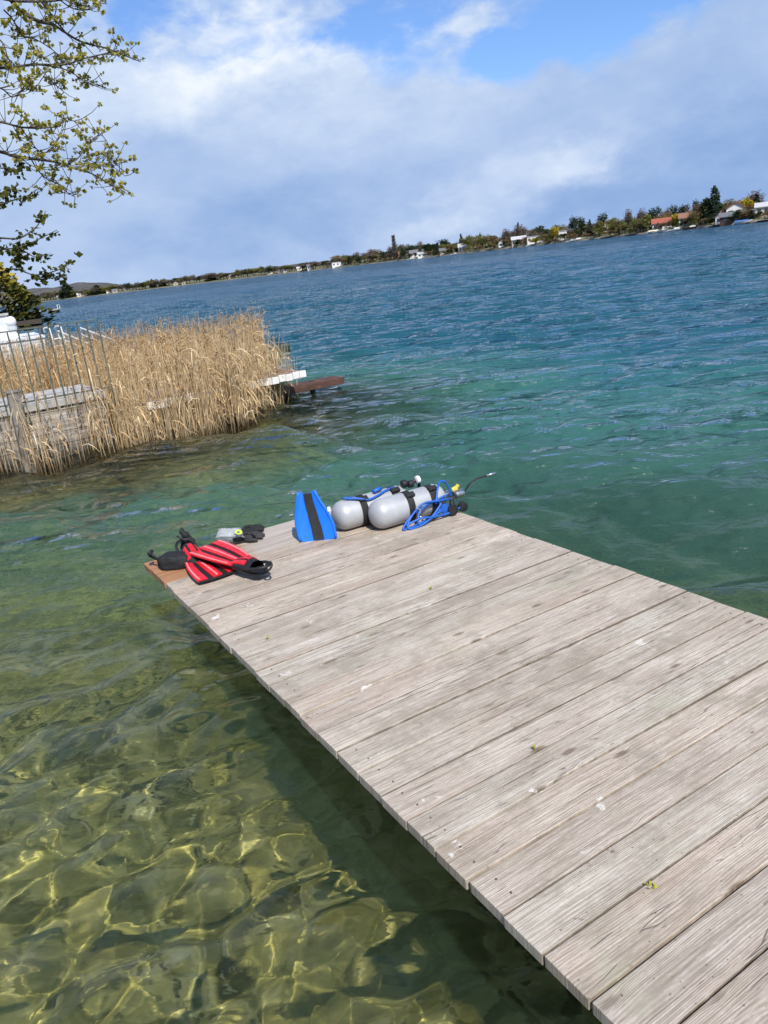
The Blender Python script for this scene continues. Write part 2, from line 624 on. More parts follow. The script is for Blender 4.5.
pv = n.vm('ADD', p, n.vm('MULTIPLY', n.vm('SUBTRACT', n.noise(p, 9, 3, .6, out='Color'), (.5, .5, .5)), (.09, .09, .09)))
f1 = n.voro(pv, 19, 'F1', 'Distance')
fc = n.sep(n.voro(pv, 19, 'F1', 'Color'))
peb_caustic = n.ramp(fc[1], [(0, (.045, .047, .018)), (.45, (.20, .19, .07)), (.75, (.58, .54, .27)), (1, (.92, .88, .62))])  # pebbles whose pale tones also paint in bright caustic light
c = n.mix(n.m('MULTIPLY', n.mapr(f1, .28, .5, 1, 0, True), n.mapr(n.noise(p, 2.3, 3), .38, .55, .2, .95)), c, peb_caustic)
c = n.mix(n.mapr(big, .42, .62, 0, .75, True), c, mud)
c = n.mix(n.mapr(n.noise(p, 1.7, 4, .6), .55, .72, 0, .5, True), c, (.08, .10, .035))
org = n.attr('organic')
c = n.mix(n.m('MULTIPLY', org, .85), c, n.ramp(n.noise(p, 4, 4, .6), [(.3, (.060, .050, .030)), (.7, (.17, .145, .09))]))
hb = n.m('SUBTRACT', 1.0, v1)
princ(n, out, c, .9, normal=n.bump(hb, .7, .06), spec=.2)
org_ = np.clip(1.1 - np.minimum(seg_dist(X, Y, RA, RB), seg_dist(X, Y, RB, np.array([-1.75, 11.2]))) / 1.5, 0, 1) * (Y > 4)
V = np.stack([X, Y, bedz], -1).reshape(-1, 3)
near = rr[:-1, :-1].ravel() < 6.6
for sel in (True, False):                                # the shallows near the jetty, then the rest of the lake floor
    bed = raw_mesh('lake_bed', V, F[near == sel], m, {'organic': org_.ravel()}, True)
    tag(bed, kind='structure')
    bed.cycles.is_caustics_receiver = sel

# the bank the camera stands on, and the bank on the left out of view
m, n, out = mat('bank_grass')
p = n.pos
princ(n, out, n.ramp(n.noise(p, 9, 5, .7), [(.3, (.05, .055, .02)), (.7, (.12, .11, .05))]), .95, normal=n.bump(n.noise(p, 40, 3), .6, .03))
def bank(name, poly, z=.3):
    mb = MB()
    mb.slab(poly, lambda a, b: z, 1.6)
    return tag(mb.build(name, m), kind='structure')
bank('bank', [(-40, -60), (60, -60), (60, -.25), (2.8, -.25), (-6, -.25), (-6.4, 3), (-6.8, 8.6), (-40, 8.6)])
# ------------------------------------------------------------------ the jetty
DA = R(29.75)
EU = np.array([math.cos(DA), math.sin(DA)])             # along the planks
EV = np.array([math.sin(DA), -math.cos(DA)])            # along the jetty, towards the bank
C0 = np.array([-1.461, 4.336])                          # far left corner
DW, PITCHP = 1.80, .1432

def dk(u, v, z=0.0):
    q = C0 + EU * u + EV * v
    return Vector((q[0], q[1], DECK_Z + z))

def deck_uv(px, py, z=0.0):
    q = on_z(px, py, DECK_Z + z)[:2] - C0
    return float(q @ EU), float(q @ EV)

m, n, out = mat('weathered_planks')
o = n.obj
tn = n.attr('tone')
off = n.comb(n.m('MULTIPLY', tn, 37.0), n.m('MULTIPLY', tn, 11.0), n.m('MULTIPLY', tn, 23.0))
q = n.vm('ADD', o, off)
wob = n.noise(n.mapping(q, scale=(1.3, 5, 1)), 1.6, 3, .5, out='Color')
qw = n.vm('ADD', q, n.vm('MULTIPLY', n.vm('SUBTRACT', wob, (.5, .5, .5)), (.0, .014, .0)))
# knots bend the grain around them
kv = n.mapping(q, scale=(4.2, 13.0, 1))
kd = n.voro(kv, 1.0, 'F1', 'Distance')
kr = n.sep(n.voro(kv, 1.0, 'F1', 'Color'))[0]
knot = n.m('MULTIPLY', n.mapr(kd, .07, .19, 1, 0, True), n.m('GREATER_THAN', kr, .62))
swirl = n.m('MULTIPLY', n.mapr(kd, 0, .30, 1, 0, True), .012)
qs = n.vm('ADD', qw, n.comb(0, swirl, 0))
grain = n.noise(n.mapping(qs, scale=(2.6, 150, 1)), 1, 4, .65)
grain2 = n.noise(n.mapping(qs, scale=(7.0, 520, 1)), 1, 3, .6)
rings = n.m('ADD', n.m('MULTIPLY', n.m('SINE', n.m('MULTIPLY', n.m('ADD', n.sep(qs)[1], n.m('MULTIPLY', n.noise(n.mapping(q, scale=(.9, 7, 1)), 1, 2), .12)), 900)), .5), .5)
patch = n.noise(n.mapping(q, scale=(1.4, 5, 1)), 1.5, 5, .65)
c = n.ramp(patch, [(.22, (.29, .235, .18)), (.42, (.445, .385, .32)), (.58, (.54, .48, .41)), (.8, (.72, .665, .59))])
c = n.mix(n.m('MULTIPLY', n.mapr(grain, .34, .58, 1, 0), .68), c, (.20, .155, .115))
c = n.mix(n.m('MULTIPLY', n.mapr(rings, 0, .5, 1, 0), .13), c, (.22, .18, .145))
c = n.mix(n.m('MULTIPLY', n.mapr(grain2, .5, .8, 0, 1), .35), c, (.64, .60, .55))
# some boards keep a reddish cast, some are greener
tint = n.ramp(n.m('FRACT', n.m('MULTIPLY', tn, 7.31)), [(0, (1.0, .96, .90)), (.3, (1.0, .985, .95)), (.55, (.94, .945, .90)), (.8, (1.04, .965, .90)), (1, (.88, .865, .83))])
c = n.mix(1.0, c, tint, 'MULTIPLY')
c = n.mix(n.m('MULTIPLY', n.mapr(n.noise(n.mapping(q, scale=(1.5, 9, 1)), 1.1, 3), .56, .7, 0, 1, True), .3), c, (.38, .27, .20))
c = n.mix(n.m('MULTIPLY', knot, .85), c, (.13, .085, .055))
# cracks along the grain
crack = n.mapr(n.m('ABSOLUTE', n.m('SUBTRACT', n.noise(n.mapping(qs, scale=(1.1, 26, 1)), 1, 2), .5)), 0, .010, 1, 0)
crack = n.m('MULTIPLY', crack, n.m('GREATER_THAN', n.noise(n.mapping(q, scale=(1.2, 6, 1)), 1, 2), .50))
c = n.mix(n.m('MULTIPLY', crack, .6), c, (.07, .05, .04))
# bird droppings and lichen, dark dirt specks
sp = n.noise(o, 9, 4, .62)
spm = n.m('MULTIPLY', n.mapr(sp, .66, .70, 0, 1, True), n.mapr(n.noise(o, 2.2, 2), .46, .58, 0, 1))
c = n.mix(n.m('MULTIPLY', spm, .8), c, (.72, .69, .62))
dk_ = n.m('MULTIPLY', n.mapr(n.noise(n.mapping(o, scale=(1, 1.8, 1)), 24, 3, .6), .66, .72, 0, 1, True), n.mapr(n.noise(o, 3.1, 2), .5, .6, 0, 1))
bx, by = n.sep(o)[0], n.sep(o)[1]
brk = n.m('ADD', bx, n.m('MULTIPLY', n.m('SUBTRACT', n.noise(o, 5, 4, .6), .5), .5))
brm = n.m('MULTIPLY', n.mapr(brk, .48, .62, .9, 0, True), n.mapr(n.m('ADD', by, n.m('MULTIPLY', n.m('SUBTRACT', n.noise(o, 7, 3), .5), .12)), -.40, -.33, 0, 1, True))
c = n.mix(brm, c, n.ramp(grain, [(.3, (.20, .085, .035)), (.7, (.40, .21, .105))]))
spk2 = n.noise(n.mapping(q, scale=(26, 150, 1)), 1, 4, .75)
c = n.mix(n.mapr(spk2, .52, .74, 0, .55), c, (.24, .19, .14))
c = n.mix(n.mapr(spk2, .46, .28, 0, .4), c, (.72, .68, .61))
stain = n.mapr(n.noise(n.mapping(o, scale=(1, 1.6, 1)), 4.5, 6, .72), .47, .66, 0, .6, True)
c = n.mix(stain, c, (.25, .215, .16))
grn = n.mapr(n.noise(o, 3.3, 6, .7), .56, .68, 0, .30, True)
c = n.mix(grn, c, (.36, .36, .24))
spk = n.m('MULTIPLY', n.mapr(n.voro(o, 34, 'F1', 'Distance'), .05, .11, 1, 0), n.m('GREATER_THAN', n.sep(n.voro(o, 34, 'F1', 'Color'))[2], .86))
c = n.mix(n.m('MULTIPLY', spk, .75), c, (.10, .065, .04))
c = n.mix(n.m('MULTIPLY', dk_, .7), c, (.11, .07, .05))
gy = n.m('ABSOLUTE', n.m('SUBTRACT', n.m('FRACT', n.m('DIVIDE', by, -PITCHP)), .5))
gap_shade = n.mapr(n.m('ADD', gy, n.m('MULTIPLY', n.m('SUBTRACT', n.noise(o, 30, 3), .5), .02)), .468, .482, 0, .7, True)  # shade of the plank gaps, painted dark along the board edges
c = n.mix(gap_shade, c, (.085, .06, .042))
hgt = n.m('ADD', n.m('MULTIPLY', grain, .7), n.m('ADD', n.m('MULTIPLY', rings, .25), n.m('MULTIPLY', crack, -1.6)))
bp = n.bump(n.m('SUBTRACT', hgt, n.m('MULTIPLY', knot, .5)), .55, .0035)
princ(n, out, c, n.mapr(patch, .3, .7, .62, .8), normal=bp, spec=.35)
PLANK = m

m, n, out = mat('brown_end_plank')
o = n.obj
g = n.noise(n.mapping(o, scale=(2, 90, 1)), 1, 4, .65)
c = n.ramp(g, [(.3, (.23, .10, .04)), (.7, (.42, .22, .11))])
wear = n.m('ADD', n.sep(o)[0], n.m('MULTIPLY', n.m('SUBTRACT', n.noise(o, 5, 4, .6), .5), .5))
c = n.mix(n.mapr(wear, .42, .60, 0, .95, True), c, n.ramp(g, [(.3, (.28, .235, .19)), (.7, (.50, .46, .40))]))
princ(n, out, c, .7, normal=n.bump(g, .4, .002))
BROWNP = m
DARKW = simple('wet_beam_wood', (.045, .036, .026), .7, bump=.4, bscale=25)

jr = empty('jetty', (C0[0], C0[1], 0), DA, 'weathered grey plank jetty standing in the clear shallow water', 'jetty')
# in the jetty's own axes: x along the planks, -y towards the bank
NPL = 41
pr = random.Random(4)
mb = MB()
for i in range(3, NPL):
    w = PITCHP - .0052 - pr.uniform(0, .0028)
    l = DW + pr.uniform(-.004, .004)
    zc = DECK_Z - .0175 + pr.uniform(-.003, .003)
    rot = Matrix.Rotation(pr.uniform(-.002, .002), 3, 'Z') @ Matrix.Rotation(pr.uniform(-.008, .008), 3, 'X')
    mb.box((DW / 2 + pr.uniform(-.002, .002), -(i + .5) * PITCHP, zc), (l, w, .035), rot, pr.random(), bev=.003)
for i in range(0, NPL):
    for xx in (.06, DW - .06):
        for yy in (-.035, .035):
            mb.lathe([(.003, DECK_Z - .004), (.003, DECK_Z + .0008)], 8, center=(xx + pr.uniform(-.006, .006), -(i + .5) * PITCHP + yy + pr.uniform(-.008, .008), 0), mi=1)
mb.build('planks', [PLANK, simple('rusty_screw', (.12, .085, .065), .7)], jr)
for i in range(3):
    mb = MB()
    mb.box((DW / 2 - .004 * (i == 0), -(i + .5) * PITCHP, DECK_Z - .0185 + .0015 * i), (DW + .008, PITCHP - .007, .036), Matrix.Rotation(.002 * (1 - i), 3, 'Z'), .3 + .2 * i, bev=.003)
    e = mb.build('end_plank', BROWNP, jr)
    e['label'] = 'plank near the far end, reddish brown at its left'
L_ = NPL * PITCHP
for yy in (.34, DW / 2, DW - .34):
    mb = MB()
    mb.box((yy, -L_ / 2, DECK_Z - .037 - .062), (.07, L_ - .06, .12), bev=.004)
    mb.build('beam', DARKW, jr)
for vv in (.6, 3.0):
    mb = MB()
    mb.box((DW / 2, -vv, DECK_Z - .225), (DW - .9, .08, .12), bev=.004)
    mb.build('crossbeam', DARKW, jr)
    for uu in (1.0, DW - .3):
        mb = MB()
        mb.tube([(uu, -vv - .085, -2.6), (uu, -vv - .085, DECK_Z - .17)], .05, 12)
        mb.build('pile', DARKW, jr)
# ------------------------------------------------------------------ diving gear on the jetty
BLACKR = simple('black_rubber', (.012, .012, .013), .55, bump=.15, bscale=120)
BLACKF = simple('black_nylon', (.010, .010, .011), .72, bump=.5, bscale=260)
REDP = simple('red_fin_plastic', (.62, .012, .022), .42, var=.12, bump=.05)
REDL = simple('red_band_highlight', (.75, .22, .22), .5, var=.1)  # lighter red that paints thin highlight lines on the bands
BLUEP = simple('blue_fin_plastic', (.006, .15, .68), .42, var=.12)
BLUEH = simple('blue_hose', (.012, .10, .42), .5, var=.15)
CHROME = simple('worn_chrome', (.62, .62, .60), .28, 1.0, var=.1)
YEL = simple('yellow_plastic', (.72, .58, .10), .5)
LIME = simple('lime_plastic', (.50, .66, .04), .4)
WHITEP = simple('white_plastic', (.78, .78, .76), .45, var=.05)
m, n, out = mat('galvanised_tank_paint')
o = n.obj
f = n.noise(o, 7, 4, .6)
c = n.ramp(f, [(.3, (.34, .35, .36)), (.7, (.43, .44, .45))])
scr = n.mapr(n.noise(n.mapping(o, scale=(3, 40, 40)), 1.5, 4, .7), .66, .74, 0, 1)
c = n.mix(n.m('MULTIPLY', scr, .75), c, (.66, .66, .65))
c = n.mix(n.mapr(n.noise(o, 16, 5, .7), .6, .72, 0, .45), c, (.20, .20, .20))
princ(n, out, c, n.mapr(f, .3, .7, .42, .55), .15, n.bump(n.noise(o, 240, 2), .05, .001))
TANKM = m
m, n, out = mat('clear_silicone')
p = princ(n, out, (.90, .93, .95), .16, spec=.7)
p.inputs['Transmission Weight'].default_value = .75
p.inputs['IOR'].default_value = 1.25
SILI = m

def cyl_band(mb, x0, x1, r, th, tilt=0.0, seg=32, cz=0.0):
    vs, fs = [], []
    for ring, (xx, rad) in enumerate(((x0, r), (x0, r + th), (x1, r + th), (x1, r))):
        for j in range(seg):
            a = 2 * math.pi * j / seg
            vs.append((xx + tilt * math.cos(a), rad * math.cos(a), cz + rad * math.sin(a)))
    for k in range(4):
        for j in range(seg):
            j2 = (j + 1) % seg
            k2 = (k + 1) % 4
            fs.append((k * seg + j, k * seg + j2, k2 * seg + j2, k2 * seg + j))
    mb.add(vs, fs)

TR = .0925
def tank(px, py, rz, label, near):
    u, v = deck_uv(px, py)
    w = dk(u, v)
    t = empty('scuba_tank', w, DA + rz, label, 'scuba tank', 'pair of grey scuba tanks')
    z0 = TR + .002
    prof = []
    for k in range(9):                                   # round bottom
        a = k / 8 * math.pi / 2
        prof.append((max(.002, TR * math.sin(a) ** .85), .078 * (1 - math.cos(a))))
    prof += [(TR, .2), (TR, .38), (TR, .455)]
    for k in range(1, 9):
        a = k / 8 * math.pi / 2
        prof.append((.024 + (TR - .024) * math.cos(a) ** .9, .455 + .07 * math.sin(a)))
    prof += [(.021, .54)]
    mb = MB()
    mb.lathe(prof, 40, 'x', center=(0, 0, z0))
    mb.build('cylinder', TANKM, t, smooth=True)
    for bx in ((.235, .40) if near else (.17, .40)):
        mb = MB()
        cyl_band(mb, bx, bx + .045, TR, .004, .012, cz=z0)
        mb.box((bx + .022, -.055, z0 + .088), (.06, .035, .018), Matrix.Rotation(.55, 3, 'X'), bev=.004)
        mb.build('strap', BLACKF, t)
    # valve: chrome body, knob, first stage
    mb = MB()
    mb.lathe([(.020, .538), (.026, .545), (.026, .575), (.018, .585), (.018, .605), (.008, .61)], 16, 'x', center=(0, 0, z0))
    mb.tube([(.57, .015, z0), (.57, .055, z0)], [.012, .012], 12)
    va = mb.build('valve', CHROME, t, smooth=False, angle=.6)
    mb = MB()
    mb.lathe([(.016, .055), (.022, .058), (.022, .082), (.017, .086)], 10, 'y', center=(.57, 0, z0))
    mb.build('valve_knob', BLACKR, va, angle=.6)
    return t, z0

ta, z0 = tank(372.5, 531.5, R(-1.5), 'grey scuba tank nearest the far corner with coiled blue hoses and two black straps', True)
mb = MB()
mb.tube([(.59, -.005, z0), (.60, -.06, z0 - .005)], [.026, .024], 14)
mb.tube([(.57, -.075, z0 + .01), (.63, -.075, z0 + .012)], [.028, .028], 16)
mb.build('first_stage', CHROME, ta, angle=.6)
mb = MB()
mb.tube([(.565, -.065, z0 + .042), (.592, -.08, z0 + .054)], [.017, .018], 14)
mb.build('yellow_cap', YEL, ta, angle=.6)
mb = MB()
mb.tube([(.61, -.02, z0 + .02), (.635, -.03, z0 + .055)], [.012, .012], 10)
mb.build('yellow_cap', YEL, ta, angle=.6)
mb = MB()
mb.lathe([(.012, -.02), (.034, -.016), (.038, 0), (.034, .014), (.012, .018)], 18, 'y', center=(.50, -.14, .042))
mb.tube([(.50, -.14, .075), (.505, -.135, .11)], [.017, .012], 10)
mb.lathe([(.012, -.02), (.03, -.016), (.034, 0), (.03, .014), (.012, .018)], 18, 'y', center=(.585, -.13, .038))
mb.build('regulator', BLACKR, ta, angle=.5)
mb = MB()
mb.lathe([(.012, -.016), (.030, -.012), (.034, 0), (.030, .012), (.012, .014)], 18, 'y', center=(.455, -.125, .055))
mb.build('regulator_cover', BLUEH, ta, angle=.5)
y_ = -TR - .014
loops = [
    [(.50, -.10, .13), (.44, y_ - .01, .13), (.33, y_ - .006, .105), (.22, y_ - .012, .075), (.135, y_ - .035, .014), (.20, y_ - .04, .012), (.33, y_ - .03, .03), (.42, y_ - .02, .06), (.50, -.13, .07)],
    [(.54, -.08, .09), (.42, y_ - .012, .115), (.30, y_ - .016, .125), (.20, y_ - .02, .06), (.165, y_ - .05, .012), (.26, y_ - .055, .012), (.38, y_ - .035, .045), (.47, -.13, .055)],
    [(.35, y_ - .01, .12), (.27, y_ - .02, .085), (.24, y_ - .05, .02), (.31, y_ - .045, .022), (.40, y_ - .03, .075), (.43, y_ - .02, .10)],
    [(.40, -.115, .10), (.44, -.085, .175), (.485, -.05, .208), (.53, -.04, .195), (.555, -.04, .15), (.56, -.05, z0)],
    [(.16, y_ - .03, .03), (.26, y_ - .045, .05), (.36, y_ - .045, .035), (.46, -.15, .03), (.56, -.14, .04)],
]
for lp in loops:
    mb = MB()
    mb.tube(catmull(lp, 8), .0068, 8)
    mb.build('hose', BLUEH, ta, smooth=True)
mb = MB()
hp = catmull([(.60, -.07, z0), (.645, -.08, z0 + .02), (.68, -.09, z0 + .06), (.73, -.10, z0 + .085), (.80, -.11, z0 + .09)], 8)
mb.tube(hp, .0065, 8)
h_ = mb.build('gauge_hose', BLACKR, ta, smooth=True)
mb = MB()
mb.tube([(.80, -.11, z0 + .09), (.845, -.115, z0 + .092), (.87, -.118, z0 + .091)], [.009, .0085, .0085], 10)
mb.build('hose_end', CHROME, h_, smooth=True)
mb = MB()
for xx, zz in ((.25, .115), (.26, .06)):
    mb.tube([(xx, y_ - .012, zz), (xx + .03, y_ - .02, zz - .02), (xx + .015, y_ - .025, zz - .05)], .006, 8)
mb.build('bolt_snap', CHROME, ta, smooth=True)

tb, z0 = tank(335.5, 532.5, R(-1.5), 'grey scuba tank beside the blue fin, partly behind the other tank', False)
mb = MB()
mb.tube(catmull([(.10, -.02, 2 * TR + .012), (.15, -.05, 2 * TR + .008), (.22, -.07, 2 * TR - .012), (.30, -.06, 2 * TR - .004), (.36, -.04, 2 * TR + .004), (.43, -.03, 2 * TR + .008)], 8), .0075, 8)
mb.build('hose', BLUEH, tb, smooth=True)
mb = MB()
mb.tube(catmull([(.10, -.02, 2 * TR + .012), (.085, 0, 2 * TR + .02), (.12, .03, 2 * TR), (.2, .06, 2 * TR - .02)], 6), .0075, 8)
mb.build('hose', BLUEH, tb, smooth=True)
mb = MB()
mb.tube([(.28, -.03, 2 * TR + .016), (.34, -.02, 2 * TR + .02)], .014, 10)
mb.build('hose_protector', BLUEH, tb, smooth=True)
mb = MB()
mb.lathe([(.01, -.02), (.024, -.016), (.027, 0), (.024, .014), (.01, .018)], 16, 'x', center=(.505, -.03, 2 * TR + .012))
mb.lathe([(.01, -.02), (.022, -.016), (.024, 0), (.022, .014), (.01, .018)], 16, 'x', center=(.54, -.05, 2 * TR + .006))
mb.build('regulator', BLACKR, tb, angle=.5)
mb = MB()
mb.lathe([(.01, -.014), (.024, -.010), (.026, 0), (.024, .012), (.01, .014)], 16, 'x', center=(.588, -.06, 2 * TR + .025))
mb.build('mouthpiece', WHITEP, tb, angle=.5)
mb = MB()
mb.tube(catmull([(.575, -.005, TR), (.605, -.03, TR + .04), (.60, -.055, 2 * TR), (.585, -.06, 2 * TR + .02), (.52, -.04, 2 * TR + .010)], 6), .011, 8)
mb.build('regulator_hose', BLACKR, tb, smooth=True)

# ---- fins
def fin_half(t):
    """half width of a fin along its length: t = 0 at the blade tip, 1 at the heel"""
    return float(np.interp(t, [0, .06, .25, .45, .6, .72, .85, 1], [.112, .115, .110, .096, .078, .062, .055, .047]))

def fin(L, label, cat, loc, mtx, bend=.03, group=None, hk=1.0):
    t = empty('swim_fin', loc, 0, label, cat, group)
    t.matrix_world = Matrix.Translation(loc) @ mtx.to_4x4()
    K = 15
    zc = lambda s: .018 + bend * 4 * (s - .0) * (.75 - s) if s < .75 else .018
    mb = MB()
    rows = []
    for k in range(K):
        s = k / (K - 1) * .70
        hw = fin_half(s)
        xx = s * L + (.0 if k else .0)
        row = []
        for j in range(9):
            q = j / 4 - 1
            tip = -.010 * (1 - q * q) if k == 0 else 0
            row.append((xx + tip, q * hw, zc(s) + .004 * abs(q) ** 3))
        rows.append(row)
    mb.strip(rows, .006)
    mb.build('blade', BLACKR, t, smooth=False, angle=.7)
    # red bands and side rails moulded on the blade
    for a, b, th in ((-1.02, -.52, .010), (-.24, .24, .008), (.52, 1.02, .010)):
        mb = MB()
        rows = []
        for k in range(K):
            s = .012 + k / (K - 1) * .66
            hw = fin_half(s)
            rows.append([(s * L, (a + (b - a) * j / 3) * hw, zc(s) + th - .001) for j in range(4)])
        mb.strip(rows, .007)
        rb = mb.build('red_band', REDP, t, angle=.7)
        mb = MB()
        e = a + .12 if a < -.5 else b - .12 if a > .5 else .0
        rows = [[(s * L, (e + d_) * fin_half(s), zc(s) + th + .003) for d_ in (-.05, .05)] for s in np.linspace(.03, .62, 10)]
        mb.strip(rows, .004)
        mb.build('ridge', REDL if a > -.5 or True else REDP, rb)  # raised strip carrying the painted highlight line
    # foot pocket
    mb = MB()
    vs, fs = [], []
    prof = [(.56, .070, .006), (.64, .064, .022), (.74, .056, .042), (.84, .052, .052), (.92, .05, .05)]
    SEG = 16
    for s, w_, h_ in prof:
        for j in range(SEG):
            a = 2 * math.pi * j / SEG
            vs.append((s * L, w_ * math.cos(a), .016 + hk * h_ * max(-.28 / hk, math.sin(a))))
    for i in range(len(prof) - 1):
        for j in range(SEG):
            j2 = (j + 1) % SEG
            fs.append((i * SEG + j, i * SEG + j2, (i + 1) * SEG + j2, (i + 1) * SEG + j))
    fs.append(tuple(range(SEG)))
    mb.add(vs, fs)
    # inner wall of the open heel
    vs, fs = [], []
    for s, sc in ((.92, .9), (.70, .75)):
        for j in range(SEG):
            a = 2 * math.pi * j / SEG
            vs.append((s * L, .05 * sc * math.cos(a), .018 + .05 * hk * sc * max(-.2, math.sin(a))))
    fs += [(j, (j + 1) % SEG, SEG + (j + 1) % SEG, SEG + j) for j in range(SEG)]
    fs.append(tuple(range(SEG, 2 * SEG)))
    mb.add(vs, fs)
    rows = [[(s * L, w_ * q, .012) for q in (-1, -.3, .3, 1)] for s, w_ in ((.7, .058), (.85, .056), (.98, .048), (1.03, .03))]
    mb.strip(rows, .010)
    fp = mb.build('foot_pocket', BLACKR, t, angle=.7)
    for q in (-.62, 0, .62):
        mb = MB()
        rows = []
        for s, w_, h_ in prof[1:4]:
            row = []
            for d_ in (-.2, 0, .2):
                a = math.pi / 2 - (q + d_) * 1.15
                row.append((s * L, (w_ + .003) * math.cos(a), .016 + (hk * h_ + .004) * math.sin(a)))
            rows.append(row)
        mb.strip(rows, .006)
        mb.build('red_panel', REDP, fp)
    # strap with its pull ring
    mb = MB()
    hs = catmull([(.86 * L, -.054, .03), (.97 * L, -.056, .045 * hk), (1.06 * L, -.035, .055 * hk), (1.09 * L, 0, .058 * hk), (1.06 * L, .035, .055 * hk), (.97 * L, .056, .045 * hk), (.86 * L, .054, .03)], 6)
    mb.tube(hs, .008, 8)
    ring = [(1.115 * L + .024 * math.cos(a), .016 * math.sin(a), .062 * hk + .018 * math.sin(a)) for a in np.linspace(0, 2 * math.pi, 17)]
    mb.tube(ring, .006, 6, cap=False)
    mb.build('heel_strap', BLACKR, t, smooth=True)
    return t

def frame_from(p_tip, p_heel, roll=0.0):
    xa = (p_heel - p_tip).normalized()
    ya = Vector((0, 0, 1)).cross(xa).normalized()
    za = xa.cross(ya)
    m3 = Matrix((xa, ya, za)).transposed()
    return m3 @ Matrix.Rotation(roll, 3, 'X')

def dpx(px, py, z=0.0):
    q = on_z(px, py, DECK_Z + z)
    return Vector(q)

GF = 'pair of red and black swim fins'
pt, ph = dpx(219, 580, .0), dpx(187, 556, .02)
d_ = (ph - pt).normalized()
fin(.47, 'red and black swim fin lying flat, mostly hidden under the other red fin', 'swim fin', pt + Vector((0, 0, .004)), frame_from(pt, pt + d_), .004, GF, 1.5)
pt, ph = dpx(203, 550, .055), dpx(265, 575, .035)
d_ = (ph - pt).normalized()
fin(.60, 'red and black striped swim fin lying on top of the other red fin', 'swim fin', pt - Vector((0, 0, .0)), frame_from(pt, pt + d_, R(0)), .010, GF)

# ---- blue fin standing on its edge in front of the tanks
bl, br = dpx(299, 542), dpx(336, 538.5)
bx = (br - bl).normalized()
by = Vector((0, 0, 1)).cross(bx).normalized()           # away from the camera
lean = R(17)
bz = (Vector((0, 0, 1)) * math.cos(lean) + by * math.sin(lean)).normalized()
Wd = (br - bl).length
t = empty('swim_fin', (0, 0, 0), 0, 'bright blue swim fin with black centre stripe standing upright beside the tanks', 'swim fin')
bn = bx.cross(bz)                                        # towards the camera is -by-ish
m3 = Matrix((bx, bz, bx.cross(bz))).transposed()
t.matrix_world = Matrix.Translation(bl + Vector((0, 0, .004))) @ m3.to_4x4()
# local: x across, y up the blade, z out of the face (towards the camera)
HB = .285
def bw(s):
    l = float(np.interp(s, [0, .15, .4, .7, 1], [.012, .004, -.006, .008, .030]))
    r = float(np.interp(s, [0, .08, .3, .55, .8, 1], [Wd, Wd, Wd - .006, Wd - .035, Wd - .075, Wd - .100]))
    return l, r
rows = []
for k in range(15):
    s = k / 14
    l, r = bw(s)
    rows.append([(l + (r - l) * j / 8, s * HB + (-.012 * (1 - (j / 4 - 1) ** 2) if k == 0 else 0) + (.012 if k == 14 and j in (0, 1, 7, 8) else 0), .010 * (abs(j / 4 - 1) ** 2) + .02 * s * s) for j in range(9)])
mb = MB()
mb.strip(rows, .009)
mb.build('blade', BLUEP, t, angle=.6)
for sgn in (0, 1):
    mb = MB()
    pts = []
    for k in range(12):
        s = k / 11
        l, r = bw(s)
        pts.append((l if sgn == 0 else r, s * (HB + .012), .008 + .02 * s * s))
    mb.tube(pts, .0085, 8)
    mb.build('side_rail', BLUEP, t, smooth=True)
mb = MB()
rows = []
for k in range(12):
    s = k / 11
    l, r = bw(s)
    c_ = (l + r) / 2 + .006
    w_ = .024 + .008 * (1 - s)
    rows.append([(c_ + q * w_, .002 + s * (HB - .004), .011 + .02 * s * s) for q in (-1, 0, 1)])
mb.strip(rows, .008)
mb.build('centre_stripe', BLACKR, t, angle=.6)
mb = MB()
vs, fs = [], []
for s, w_, h_ in ((0.5, .06, .012), (.3, .058, .05), (.05, .05, .075)):
    for j in range(12):
        a = 2 * math.pi * j / 12
        vs.append((Wd / 2 + w_ * math.cos(a), s * HB + .01, -.012 - h_ * .5 + h_ * .5 * math.sin(a)))
fs += [(i * 12 + j, i * 12 + (j + 1) % 12, (i + 1) * 12 + (j + 1) % 12, (i + 1) * 12 + j) for i in range(2) for j in range(12)]
fs += [tuple(range(12)), tuple(range(35, 23, -1))]
mb.add(vs, fs)
mb.build('foot_pocket', BLACKR, t, angle=.6)
mb = MB()
mb.box((Wd - .022, HB * .62, .02), (.018, .028, .012), bev=.003)
mb.build('buckle', WHITEP, t)

# ---- soft black things: blobs displaced by noise
def lump(name, mats, size, freq, amp, seed, parent=None, sub=4, flat=.0, pw=1.0):
    bm = bmesh.new()
    bmesh.ops.create_icosphere(bm, subdivisions=sub, radius=1)
    for q in bm.verts:
        c_ = q.co.copy()
        c_ = Vector([math.copysign(abs(k) ** pw, k) for k in c_])
        d = mnoise.fractal(c_ * freq + Vector((seed, seed * 2, 0)), .9, 2.1, 4)
        rdg = abs(mnoise.noise(c_ * freq * 2.3 + Vector((0, seed, 3))))
        c_ *= 1 + amp * d - amp * .8 * (rdg < .08)
        q.co = Vector((c_.x * size[0], c_.y * size[1], max(c_.z, -1 + flat) * size[2]))
    zmin = min(q.co.z for q in bm.verts)
    for q in bm.verts:
        q.co.z -= zmin
    for f in bm.faces:
        f.smooth = True
    me = bpy.data.meshes.new(name)
    bm.to_mesh(me)
    bm.free()
    me.materials.append(mats)
    o = bpy.data.objects.new(name, me)
    COL.objects.link(o)
    if parent:
        o.parent = parent
    return o

